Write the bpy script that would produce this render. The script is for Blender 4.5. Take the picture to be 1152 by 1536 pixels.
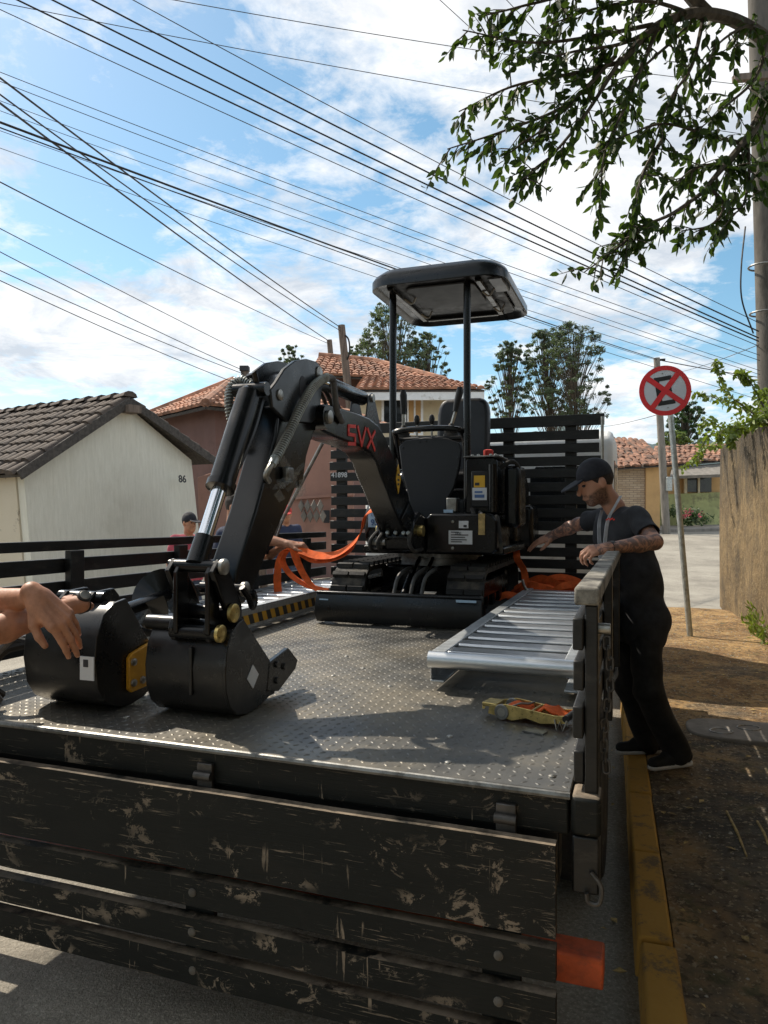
import bpy, bmesh, math, random
import numpy as np
from mathutils import Vector, Matrix, Quaternion
R = math.radians
for o in list(bpy.data.objects): bpy.data.objects.remove(o)
scene = bpy.context.scene
COL = scene.collection
rnd = random.Random(7)

# ---------------------------------------------------------------- camera
FPX, CAMZ = 1085.0, 1.55            # focal length in photo pixels, lens height above the road
cam_d = bpy.data.cameras.new('camera'); cam = bpy.data.objects.new('camera', cam_d); COL.objects.link(cam)
cam.location = (0, 0, CAMZ); cam.rotation_euler = (R(90), 0, 0)
cam_d.sensor_fit = 'VERTICAL'; cam_d.sensor_height = 34.6; cam_d.lens = FPX / 1536 * 34.6
cam_d.clip_start = .05; cam_d.clip_end = 3000
scene.camera = cam

# ---------------------------------------------------------------- sky and sun
SUN = Vector((-.75, .66, 0)).normalized() * math.cos(R(48)) + Vector((0, 0, math.sin(R(48))))
w = bpy.data.worlds.new('World'); scene.world = w; w.use_nodes = True
nt = w.node_tree; nt.nodes.clear()
def N(t, typ, **kw):
    n = t.nodes.new(typ)
    for k, v in kw.items(): setattr(n, k, v)
    return n
def L(t, a, b): t.links.new(a, b)
out = N(nt, 'ShaderNodeOutputWorld')
sky = N(nt, 'ShaderNodeTexSky', sky_type='NISHITA', sun_disc=False, sun_elevation=R(48), sun_rotation=R(-49),
        altitude=600, air_density=1.0, dust_density=1.0, ozone_density=1.3)
bg1 = N(nt, 'ShaderNodeBackground'); bg1.inputs[1].default_value = .15
hs = N(nt, 'ShaderNodeHueSaturation'); hs.inputs['Saturation'].default_value = 1.12; hs.inputs['Hue'].default_value = .478
L(nt, sky.outputs[0], hs.inputs['Color']); L(nt, hs.outputs[0], bg1.inputs[0])
tc = N(nt, 'ShaderNodeTexCoord'); sep = N(nt, 'ShaderNodeSeparateXYZ'); L(nt, tc.outputs['Generated'], sep.inputs[0])
def math_n(t, op, a, b=None, clamp=False):
    n = N(t, 'ShaderNodeMath', operation=op, use_clamp=clamp)
    for i, x in enumerate((a, b)):
        if x is None: continue
        if isinstance(x, (int, float)): n.inputs[i].default_value = x
        else: L(t, x, n.inputs[i])
    return n.outputs[0]
zz = math_n(nt, 'MAXIMUM', math_n(nt, 'ADD', sep.outputs[2], .16), .03)
cx = math_n(nt, 'DIVIDE', sep.outputs[0], zz); cy = math_n(nt, 'DIVIDE', sep.outputs[1], zz)
comb = N(nt, 'ShaderNodeCombineXYZ'); L(nt, cx, comb.inputs[0]); L(nt, cy, comb.inputs[1])
mp = N(nt, 'ShaderNodeMapping'); L(nt, comb.outputs[0], mp.inputs[0])
mp.inputs['Location'].default_value = (-4.3, 5.7, 0); mp.inputs['Scale'].default_value = (1, 1.05, 1)
def fbm(t, vec, scale, detail=8, rough=.6, dist=0.0, lac=2.0):
    n = N(t, 'ShaderNodeTexNoise'); n.inputs['Scale'].default_value = scale; n.inputs['Detail'].default_value = detail
    n.inputs['Roughness'].default_value = rough; n.inputs['Distortion'].default_value = dist; n.inputs['Lacunarity'].default_value = lac
    if vec is not None: L(t, vec, n.inputs['Vector'])
    return n.outputs[0]
def ramp(t, fac, stops, interp='LINEAR'):
    n = N(t, 'ShaderNodeValToRGB'); n.color_ramp.interpolation = interp
    el = n.color_ramp.elements
    while len(el) < len(stops): el.new(.5)
    for e, (p, c) in zip(el, stops):
        e.position = p; e.color = (c, c, c, 1) if isinstance(c, (int, float)) else (*c, 1)
    L(t, fac, n.inputs[0]); return n.outputs[0]
big = fbm(nt, mp.outputs[0], 1.15, 9, .60, .1)
fine = fbm(nt, mp.outputs[0], 7.5, 7, .66, .3)
cl = math_n(nt, 'ADD', math_n(nt, 'MULTIPLY', big, .72), math_n(nt, 'MULTIPLY', fine, .28))
cov = ramp(nt, cl, [(.435, 0), (.478, .5), (.535, 1)])
cloudcol = ramp(nt, fbm(nt, mp.outputs[0], 2.6, 7, .65, .5), [(.36, (.60, .65, .72)), (.56, (1, 1, 1))])
bg2 = N(nt, 'ShaderNodeBackground'); bg2.inputs[1].default_value = 1.05; L(nt, cloudcol, bg2.inputs[0])
mixs = N(nt, 'ShaderNodeMixShader'); L(nt, math_n(nt, 'MULTIPLY', cov, .95), mixs.inputs[0])
L(nt, bg1.outputs[0], mixs.inputs[1]); L(nt, bg2.outputs[0], mixs.inputs[2]); L(nt, mixs.outputs[0], out.inputs[0])

sl = bpy.data.lights.new('sun', 'SUN'); sl.energy = 5.0; sl.angle = R(.5); sl.color = (1, .90, .76)
so = bpy.data.objects.new('sun', sl); COL.objects.link(so)
so.rotation_euler = (-SUN).to_track_quat('-Z', 'Y').to_euler(); so.location = (-10, 9, 20)
vs = scene.view_settings; vs.view_transform = 'Standard'; vs.look = 'None'; vs.gamma = 1; vs.exposure = .12
try: vs.use_curve_mapping = False
except Exception: pass

# ---------------------------------------------------------------- frames
C_, S_ = math.cos(R(19.5)), math.sin(R(19.5))
BX, BY = .465, 1.808                 # rear right corner of the truck bed
BED, W = .85, 2.46                   # bed height, bed width
ROT = -R(19.5)
def T(a, s, z=0): return Vector((BX + a*C_ + s*S_, BY - a*S_ + s*C_, z))      # truck frame -> world
def px(u, v, d): return Vector(((u-576)/FPX*d, d, CAMZ - (v-768)/FPX*d))
def on_z(u, v, z): return px(u, v, (CAMZ - z)*FPX/(v-768))
def hgt(x, y):
    a = (x-BX)*C_ - (y-BY)*S_
    l = -.05*min(14, max(0., -(a+3.0)))
    k = min(1, max(0, (x+2)/6)); k = k*k*(3-2*k)
    return l + k*.036*min(60, max(0., y-14))

# ---------------------------------------------------------------- materials
MATS = {}
def newmat(name):
    m = bpy.data.materials.new(name); m.use_nodes = True
    t = m.node_tree; b = t.nodes['Principled BSDF']; MATS[name] = m
    return m, t, b
def coords(t, scale=(1, 1, 1), space='Object'):
    c = N(t, 'ShaderNodeTexCoord'); m_ = N(t, 'ShaderNodeMapping'); m_.inputs['Scale'].default_value = scale
    L(t, c.outputs[space], m_.inputs[0]); return m_.outputs[0]
def mixc(t, fac, a, b, mode='MIX'):
    n = N(t, 'ShaderNodeMix', data_type='RGBA', blend_type=mode)
    for sock, x in ((n.inputs[0], fac), (n.inputs[6], a), (n.inputs[7], b)):
        if isinstance(x, (int, float)): sock.default_value = x
        elif isinstance(x, (tuple, list)): sock.default_value = (*x[:3], 1)
        else: L(t, x, sock)
    return n.outputs[2]
def bump(t, b, h, strength=.3, dist=.01):
    n = N(t, 'ShaderNodeBump'); n.inputs['Strength'].default_value = strength; n.inputs['Distance'].default_value = dist
    L(t, h, n.inputs['Height']); L(t, n.outputs[0], b.inputs['Normal'])
def plain(name, col, rough=.5, metal=0., var=.25, vscale=6, bscale=0, bstr=.2, bdist=.004, dirt=None, dirtamt=.5, coat=0, rvar=.15, space='Object', stretch=(1, 1, 1), spec=None):
    m, t, b = newmat(name); v = coords(t, stretch, space)
    n1 = fbm(t, v, vscale, 6, .65)
    dk = tuple(max(0, c*(1-var)) for c in col); lt = tuple(min(1, c*(1+var)) for c in col)
    c = mixc(t, ramp(t, n1, [(.37, 0), (.63, 1)]), dk, lt)
    if dirt is not None:
        n2 = fbm(t, v, vscale*.55+1.3, 9, .72)
        c = mixc(t, ramp(t, n2, [(.62-dirtamt*.3, 0), (.78-dirtamt*.3, 1)]), c, dirt)
    L(t, c, b.inputs['Base Color'])
    L(t, ramp(t, fbm(t, v, vscale*2.3, 5, .6), [(.25, max(.02, rough-rvar)), (.75, min(1, rough+rvar))]), b.inputs['Roughness'])
    b.inputs['Metallic'].default_value = metal
    if coat: b.inputs['Coat Weight'].default_value = coat; b.inputs['Coat Roughness'].default_value = .08
    if spec is not None: b.inputs['Specular IOR Level'].default_value = spec
    if bscale: bump(t, b, fbm(t, v, bscale, 6, .6), bstr, bdist)
    return m
plain('black_paint', (.0045, .005, .006), .24, 0, .25, 3, 40, .06, .002, dirt=(.016, .015, .013), dirtamt=.1, rvar=.1, spec=.4)
plain('grey_paint', (.016, .018, .021), .3, 0, .15, 4, 60, .05, .001, rvar=.08)
plain('panel_black', (.012, .0135, .017), .5, 0, .12, 4, 120, .06, .001, rvar=.06)
plain('plastic_black', (.007, .007, .0075), .5, 0, .25, 8, 150, .15, .001)
plain('rubber', (.022, .021, .02), .75, 0, .35, 9, 60, .5, .004, dirt=(.085, .072, .055), dirtamt=.35)
plain('vinyl', (.018, .018, .02), .42, 0, .25, 6, 90, .25, .002)
plain('chrome', (.75, .78, .82), .12, 1, .05, 3, rvar=.05)
plain('zinc_gold', (.55, .42, .16), .35, .9, .3, 30, 60, .2, .001)
plain('zinc', (.36, .35, .32), .42, .9, .25, 25)
plain('galvanised', (.42, .45, .44), .48, .75, .2, 18, 30, .1, .001, dirt=(.2, .19, .16), dirtamt=.2)
plain('alu', (.50, .53, .55), .50, .9, .15, 8, 120, .25, .001, dirt=(.3, .29, .26), dirtamt=.12, stretch=(1, 6, 1))
plain('steel_worn', (.25, .25, .24), .45, .8, .3, 12, 50, .25, .002, dirt=(.06, .055, .05), dirtamt=.4)
plain('orange_strap', (.72, .13, .03), .8, 0, .22, 14, 260, .5, .002, spec=.25)
plain('yellow_part', (.62, .30, .02), .45, 0, .15, 8, 40, .1, .001, dirt=(.2, .1, .02), dirtamt=.15)
plain('orange_paint', (.50, .085, .022), .6, 0, .3, 9, 40, .3, .002, dirt=(.12, .05, .03), dirtamt=.42)
plain('sticker', (.62, .64, .66), .5, 0, .05, 5)
plain('sticker_blue', (.42, .58, .74), .5, 0, .05, 5)
plain('sticker_yellow', (.70, .40, .03), .5, 0, .05, 5)
plain('print_dark', (.03, .03, .035), .6, 0, .1, 5)
plain('print_blue', (.08, .16, .35), .6, 0, .1, 5)
plain('red_letter', (.80, .045, .03), .5, 0, .08, 9)
plain('white_paint', (.80, .81, .80), .4, 0, .06, 3, dirt=(.45, .43, .38), dirtamt=.15)
plain('glass_dark', (.012, .015, .018), .06, 0, .1, 2)
plain('hose', (.10, .098, .095), .6, 0, .3, 20)
plain('concrete_pole', (.22, .20, .175), .9, 0, .2, 5, 50, .4, .004, dirt=(.15, .14, .12), dirtamt=.35, stretch=(1, 1, .3))
plain('pole_dark', (.115, .105, .09), .9, 0, .25, 5, 50, .4, .004, dirt=(.06, .055, .045), dirtamt=.4, stretch=(1, 1, .3))  # darker copy of the concrete; backlight and leaf shade put into its colour
plain('chain_dark', (.09, .085, .08), .5, .7, .3, 20)
plain('alu_bright', (.66, .69, .72), .34, .95, .05, 3, rvar=.04)
plain('wood_pole', (.16, .125, .10), .9, 0, .35, 6, 40, .5, .006, stretch=(3, 3, .3))
plain('cable', (.012, .012, .013), .6)
plain('cable_thin', (.05, .052, .056), .6)
plain('roof_tile_dark', (.085, .066, .055), .9, 0, .45, 4, 40, .5, .006, dirt=(.035, .032, .028), dirtamt=.5, space='Object')
plain('roof_tile_orange', (.37, .185, .115), .9, 0, .45, 2.0, 30, .5, .006, dirt=(.16, .10, .075), dirtamt=.4)
plain('roof_tile_old', (.30, .155, .10), .95, 0, .5, 2.2, 30, .5, .006, dirt=(.10, .075, .06), dirtamt=.5)
plain('cream_wall', (.60, .52, .36), .9, 0, .08, 1, 60, .3, .004, dirt=(.34, .29, .2), dirtamt=.2)
plain('brown_wall', (.21, .115, .095), .9, 0, .1, .7, 80, .3, .004, dirt=(.15, .085, .07), dirtamt=.3)
plain('brown_wall_light', (.32, .175, .135), .9, 0, .12, .8, 80, .3, .004, dirt=(.22, .13, .1), dirtamt=.3)
plain('green_wall', (.42, .44, .20), .9, 0, .2, 1, 40, .3, .004, dirt=(.16, .15, .09), dirtamt=.4)
plain('ochre_wall', (.58, .36, .16), .9, 0, .12, 1, 40, .3, .004)
plain('board_dark', (.07, .062, .055), .85, 0, .4, 8, 30, .5, .005, stretch=(2, 2, 2))
for n_ in ('roof_tile_dark',):       # every loose tile weathers differently
    t = MATS[n_].node_tree; b = t.nodes['Principled BSDF']; lk = b.inputs['Base Color'].links[0].from_socket; oi = N(t, 'ShaderNodeObjectInfo')
    L(t, mixc(t, ramp(t, oi.outputs['Random'], [(.1, 0), (.95, .55)]), lk, (.12, .09, .068)), b.inputs['Base Color'])
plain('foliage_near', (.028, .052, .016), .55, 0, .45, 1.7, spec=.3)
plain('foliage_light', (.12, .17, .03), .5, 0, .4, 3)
plain('foliage_far', (.085, .115, .065), .7, 0, .4, .6)  # leaf colour lightened to carry the haze of distance
plain('foliage_mid', (.045, .085, .022), .6, 0, .45, 1)
plain('bark', (.10, .082, .062), .9, 0, .4, 8, 25, .7, .01, stretch=(2, 2, .6))
for n_, tr_ in (('foliage_near', (.085, .15, .018)), ('foliage_light', (.26, .36, .03)), ('foliage_far', (.12, .18, .05)), ('foliage_mid', (.09, .18, .03))):
    t = MATS[n_].node_tree; b = t.nodes['Principled BSDF']; o_ = t.nodes['Material Output']; tl_ = N(t, 'ShaderNodeBsdfTranslucent'); tl_.inputs[0].default_value = (*tr_, 1)
    mx = N(t, 'ShaderNodeMixShader'); mx.inputs[0].default_value = .32; L(t, b.outputs[0], mx.inputs[1]); L(t, tl_.outputs[0], mx.inputs[2]); L(t, mx.outputs[0], o_.inputs[0])
plain('hill_hazy', (.05, .08, .085), .95, 0, .3, .05)  # forest green with distance haze tinted into the colour
plain('soil', (.20, .15, .09), .95, 0, .4, .8, 20, .5, .02, dirt=(.09, .09, .05), dirtamt=.4)
plain('dry_leaf', (.42, .30, .12), .8, 0, .4, 30)
plain('pebble', (.38, .35, .30), .9, 0, .4, 30)
plain('beige_brick', (.50, .38, .26), .9, 0, .15, 2)
plain('skin', (.41, .19, .108), .5, 0, .2, 22, 55, .45, .003)
plain('skin_dark', (.33, .165, .105), .5, 0, .14, 14, 90, .15, .002)
plain('hair', (.022, .014, .010), .75, 0, .3, 60, 200, .6, .003)
plain('nail', (.60, .36, .29), .3)
plain('shirt_black', (.020, .021, .025), .85, 0, .25, 9, 300, .3, .001)
plain('trouser_black', (.007, .0075, .008), .8, 0, .25, 9, 300, .3, .001)
plain('cap_navy', (.011, .012, .018), .8, 0, .2, 12, 300, .4, .001)
plain('shirt_pink', (.40, .065, .10), .85, 0, .2, 9, 200, .3, .001)
plain('shirt_blue', (.02, .03, .07), .85, 0, .2, 9, 200, .3, .001)
plain('cap_red', (.5, .04, .03), .8)
plain('jeans', (.05, .07, .12), .9, 0, .3, 12)
plain('lanyard', (.42, .43, .45), .7)
plain('shoe_white', (.45, .44, .42), .6)
plain('sign_red', (.60, .03, .035), .4, 0, .06, 4)
plain('sign_white', (.52, .56, .60), .35, 0, .05, 4)
plain('sign_black', (.012, .013, .014), .5)

def truckwood():          # dark worn paint, chipped down to pale wood along the grain
    m, t, b = newmat('truck_wood'); v = coords(t, (1.0, 1.0, 3.2))
    base = mixc(t, fbm(t, v, 5, 6, .7), (.0045, .006, .0055), (.013, .0145, .013))
    wood = mixc(t, fbm(t, v, 30, 4, .6), (.15, .115, .085), (.34, .28, .21))
    vc = coords(t, (1, 1, 1.25))
    chips = math_n(t, 'MULTIPLY', ramp(t, fbm(t, vc, 12, 10, .76, .6), [(.55, 0), (.575, 1)]), ramp(t, fbm(t, v, 2.1, 3, .5), [(.485, 0), (.58, 1)]))
    v2 = coords(t, (1.2, 1.2, 30))
    scr = math_n(t, 'MULTIPLY', ramp(t, fbm(t, v2, 6, 5, .7, .4), [(.60, 0), (.64, 1)]), ramp(t, fbm(t, v, 3.2, 3, .5), [(.47, 0), (.56, 1)]))
    v3 = coords(t, (16, 16, 1.1))
    ver = math_n(t, 'MULTIPLY', ramp(t, fbm(t, v3, 2.2, 6, .7, .5), [(.63, 0), (.66, 1)]), ramp(t, fbm(t, v, 2.7, 3, .5), [(.48, 0), (.56, 1)]))
    wear = math_n(t, 'MAXIMUM', math_n(t, 'MAXIMUM', chips, scr), ver)
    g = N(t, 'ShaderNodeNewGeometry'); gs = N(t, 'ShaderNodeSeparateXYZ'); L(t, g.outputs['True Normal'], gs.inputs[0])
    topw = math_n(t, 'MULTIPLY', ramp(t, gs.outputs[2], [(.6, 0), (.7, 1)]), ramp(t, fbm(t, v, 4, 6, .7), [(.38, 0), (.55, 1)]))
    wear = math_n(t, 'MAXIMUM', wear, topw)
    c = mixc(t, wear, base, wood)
    dust = ramp(t, fbm(t, v, 2.3, 8, .7), [(.5, 0), (.85, .25)])
    c = mixc(t, dust, c, (.06, .05, .04))
    L(t, c, b.inputs['Base Color'])
    L(t, ramp(t, wear, [(0, .55), (1, .85)]), b.inputs['Roughness']); b.inputs['Specular IOR Level'].default_value = .28
    h = math_n(t, 'SUBTRACT', math_n(t, 'MULTIPLY', fbm(t, v2, 9, 6, .6), .5), math_n(t, 'MULTIPLY', wear, .35))
    bump(t, b, h, .5, .004)
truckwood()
def slatpaint():          # cleaner dark paint of the headboard and the side rails
    plain('slat_paint', (.008, .0085, .0085), .45, 0, .35, 5, 60, .3, .003, dirt=(.05, .044, .036), dirtamt=.22, stretch=(1, 1, 3))
slatpaint()
def wornblack():           # black paint rubbed to grey steel in streaks, with dust lying in it
    m, t, b = newmat('black_worn'); v = coords(t); v2 = coords(t, (3, 26, 5)); v3 = coords(t, (22, 3, 9))
    c = mixc(t, fbm(t, v, 4, 7, .7), (.004, .0045, .005), (.010, .010, .010))
    c = mixc(t, ramp(t, fbm(t, v, 3.1, 9, .74), [(.54, 0), (.78, .55)]), c, (.055, .048, .038))
    sc_ = math_n(t, 'MULTIPLY', math_n(t, 'MAXIMUM', ramp(t, fbm(t, v2, 2, 6, .7, .3), [(.66, 0), (.69, 1)]), ramp(t, fbm(t, v3, 2, 6, .7, .3), [(.67, 0), (.70, 1)])), ramp(t, fbm(t, v, 2.4, 3, .5), [(.48, 0), (.58, .8)]))
    c = mixc(t, sc_, c, (.16, .155, .145)); L(t, c, b.inputs['Base Color'])
    L(t, ramp(t, fbm(t, v, 9, 7, .7), [(.3, .18), (.7, .48)]), b.inputs['Roughness']); bump(t, b, fbm(t, v, 35, 5, .6), .1, .002)
wornblack()
def platemat():
    m, t, b = newmat('plate_steel'); v = coords(t)
    base = mixc(t, fbm(t, v, 3, 8, .7), (.105, .105, .10), (.23, .225, .21))
    dustf = ramp(t, fbm(t, v, 1.6, 9, .7), [(.42, 0), (.68, .75)])
    c = mixc(t, dustf, base, (.30, .255, .18))
    sx = coords(t, (14, .8, 1))
    c = mixc(t, ramp(t, fbm(t, sx, 1.5, 7, .7), [(.55, 0), (.75, .4)]), c, (.07, .07, .068))
    L(t, c, b.inputs['Base Color'])
    L(t, ramp(t, dustf, [(0, .75), (1, .25)]), b.inputs['Metallic'])
    L(t, ramp(t, fbm(t, v, 5, 7, .7), [(.3, .34), (.7, .58)]), b.inputs['Roughness'])
    bump(t, b, fbm(t, v, 40, 5, .6), .15, .002)
platemat()
def cf(t, v, sc, lo=.38, hi=.62, det=8, ro=.68, dist=0.0): return ramp(t, fbm(t, v, sc, det, ro, dist), [(lo, 0), (hi, 1)])
def roadmat():
    m, t, b = newmat('road_concrete'); v = coords(t)
    c = mixc(t, cf(t, v, .45), (.22, .20, .165), (.36, .335, .28))
    c = mixc(t, math_n(t, 'MULTIPLY', cf(t, v, 55, .45, .6, 3), .5), c, (.13, .115, .09))
    c = mixc(t, math_n(t, 'MULTIPLY', cf(t, v, 80, .56, .62, 2), .55), c, (.50, .46, .38))
    c = mixc(t, math_n(t, 'MULTIPLY', cf(t, v, 1.1, .5, .64, 9, .75), .55), c, (.13, .115, .095))
    L(t, c, b.inputs['Base Color']); b.inputs['Roughness'].default_value = .85
    bump(t, b, math_n(t, 'ADD', fbm(t, v, 120, 3, .6), fbm(t, v, 30, 4, .6)), .6, .008)
roadmat()
def walkmat():
    m, t, b = newmat('sidewalk_dirt'); v = coords(t)
    conc = mixc(t, cf(t, v, 2.6), (.07, .062, .05), (.20, .175, .135))
    sand = mixc(t, cf(t, v, 3.2), (.20, .11, .042), (.50, .315, .13))
    sp = N(t, 'ShaderNodeTexCoord'); sx = N(t, 'ShaderNodeSeparateXYZ'); L(t, sp.outputs['Object'], sx.inputs[0])
    far = math_n(t, 'MULTIPLY', math_n(t, 'SUBTRACT', sx.outputs[1], 3.6), .25, True)
    f = math_n(t, 'ADD', math_n(t, 'MULTIPLY', far, .26), fbm(t, v, 1.3, 8, .7))
    c = mixc(t, ramp(t, f, [(.50, 0), (.68, 1)]), conc, sand)
    c = mixc(t, math_n(t, 'MULTIPLY', cf(t, v, 19, .52, .6, 6, .7, .5), .8), c, (.065, .05, .032))
    c = mixc(t, math_n(t, 'MULTIPLY', cf(t, v, 42, .57, .62, 4), .8), c, (.45, .36, .23))
    c = mixc(t, math_n(t, 'MULTIPLY', cf(t, v, 6, .56, .64, 8, .75), .7), c, (.10, .10, .045))
    L(t, c, b.inputs['Base Color']); b.inputs['Roughness'].default_value = .95
    bump(t, b, math_n(t, 'ADD', fbm(t, v, 34, 6, .72), math_n(t, 'MULTIPLY', fbm(t, v, 7, 6, .65), 1.6)), 1.0, .03)
walkmat()
def kerbmat():
    m, t, b = newmat('kerb_yellow'); v = coords(t)
    c = mixc(t, fbm(t, v, 4, 7, .7), (.36, .19, .03), (.50, .29, .06))
    c = mixc(t, ramp(t, fbm(t, v, 9, 9, .75), [(.53, 0), (.64, .85)]), c, (.12, .09, .06))
    L(t, c, b.inputs['Base Color']); b.inputs['Roughness'].default_value = .9
    bump(t, b, fbm(t, v, 25, 7, .7), .6, .008)
kerbmat()
def wallmat():            # old rendered yard wall with water streaks from its top
    m, t, b = newmat('old_render'); v = coords(t)
    c = mixc(t, cf(t, v, 1.6), (.15, .10, .044), (.29, .205, .10))
    c = mixc(t, math_n(t, 'MULTIPLY', cf(t, v, 7, .47, .60, 10, .75), .75), c, (.095, .07, .04))
    c = mixc(t, math_n(t, 'MULTIPLY', cf(t, v, 26, .52, .60, 6, .7), .6), c, (.34, .26, .145))
    st = coords(t, (1.2, 1.2, .38))
    c = mixc(t, math_n(t, 'MULTIPLY', cf(t, st, 2.0, .50, .64, 9, .75), .6), c, (.07, .055, .036))
    tp = N(t, 'ShaderNodeTexCoord'); sx = N(t, 'ShaderNodeSeparateXYZ'); L(t, tp.outputs['Object'], sx.inputs[0])
    top = math_n(t, 'ADD', math_n(t, 'MULTIPLY', math_n(t, 'SUBTRACT', sx.outputs[2], 1.7), .32), fbm(t, st, 2.6, 8, .72))
    c = mixc(t, ramp(t, top, [(.50, 0), (.72, .88)]), c, (.055, .045, .032))
    L(t, c, b.inputs['Base Color']); b.inputs['Roughness'].default_value = .95
    bump(t, b, math_n(t, 'ADD', fbm(t, v, 24, 9, .75), math_n(t, 'MULTIPLY', fbm(t, v, 5, 6, .65), 1.5)), 1.0, .035)
wallmat()
def gablemat():           # white wall, combed vertical plaster
    m, t, b = newmat('combed_white'); v = coords(t); st = coords(t, (9, 9, .9))
    n = fbm(t, st, 2.4, 8, .75)
    c = mixc(t, ramp(t, n, [(.35, 0), (.7, 1)]), (.66, .64, .54), (.78, .76, .66))
    c = mixc(t, ramp(t, fbm(t, v, .8, 8, .7), [(.5, 0), (.75, .45)]), c, (.46, .43, .34))
    L(t, c, b.inputs['Base Color']); b.inputs['Roughness'].default_value = .92
    bump(t, b, n, .55, .012)
gablemat()
def dirtywhite():
    m, t, b = newmat('stained_cream'); v = coords(t)
    c = mixc(t, fbm(t, v, 1, 8, .7), (.55, .48, .36), (.68, .61, .48))
    c = mixc(t, ramp(t, fbm(t, v, 2.6, 9, .75), [(.58, 0), (.66, .85)]), c, (.12, .10, .08))
    L(t, c, b.inputs['Base Color']); b.inputs['Roughness'].default_value = .95
dirtywhite()
def brickmat():
    m, t, b = newmat('brick_cladding'); v = coords(t)
    br = N(t, 'ShaderNodeTexBrick'); br.inputs['Scale'].default_value = 1; br.inputs['Brick Width'].default_value = .34; br.inputs['Row Height'].default_value = .1
    br.inputs['Mortar Size'].default_value = .012
    br.inputs['Color1'].default_value = (.52, .40, .28, 1); br.inputs['Color2'].default_value = (.40, .29, .19, 1); br.inputs['Mortar'].default_value = (.24, .18, .13, 1)
    r_ = N(t, 'ShaderNodeMapping'); L(t, v, r_.inputs[0]); r_.inputs['Rotation'].default_value = (R(-90), 0, 0)
    L(t, r_.outputs[0], br.inputs['Vector']); L(t, br.outputs['Color'], b.inputs['Base Color']); b.inputs['Roughness'].default_value = .9
    bump(t, b, br.outputs['Fac'], .4, -.01)
brickmat()
def hazard():
    m, t, b = newmat('hazard_tape'); c0 = N(t, 'ShaderNodeTexCoord'); sx = N(t, 'ShaderNodeSeparateXYZ'); L(t, c0.outputs['Object'], sx.inputs[0])
    k = math_n(t, 'FRACT', math_n(t, 'MULTIPLY', math_n(t, 'ADD', sx.outputs[1], math_n(t, 'MULTIPLY', sx.outputs[2], .45)), 9.5))
    f = ramp(t, k, [(0, 0), (.5, 1)], 'CONSTANT')
    L(t, mixc(t, f, (.62, .34, .03), (.03, .028, .025)), b.inputs['Base Color']); b.inputs['Roughness'].default_value = .6
hazard()
def skin_tattoo():
    m, t, b = newmat('skin_tattooed'); v = coords(t)
    base = mixc(t, fbm(t, v, 14, 5, .6), (.42, .20, .125), (.52, .265, .17))
    a = N(t, 'ShaderNodeAttribute', attribute_name='ink')
    bd = N(t, 'ShaderNodeAttribute', attribute_name='beard')
    base = mixc(t, math_n(t, 'MULTIPLY', math_n(t, 'MULTIPLY', bd.outputs['Fac'], ramp(t, fbm(t, v, 110, 3, .6), [(.3, .55), (.65, 1)])), .88), base, (.022, .013, .009))
    pat = ramp(t, fbm(t, v, 24, 5, .6, 1.2), [(.44, 0), (.54, 1)])
    c = mixc(t, math_n(t, 'MULTIPLY', math_n(t, 'MULTIPLY', pat, a.outputs['Fac']), .72), base, (.06, .055, .06))
    L(t, c, b.inputs['Base Color']); b.inputs['Roughness'].default_value = .5
skin_tattoo()

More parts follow.
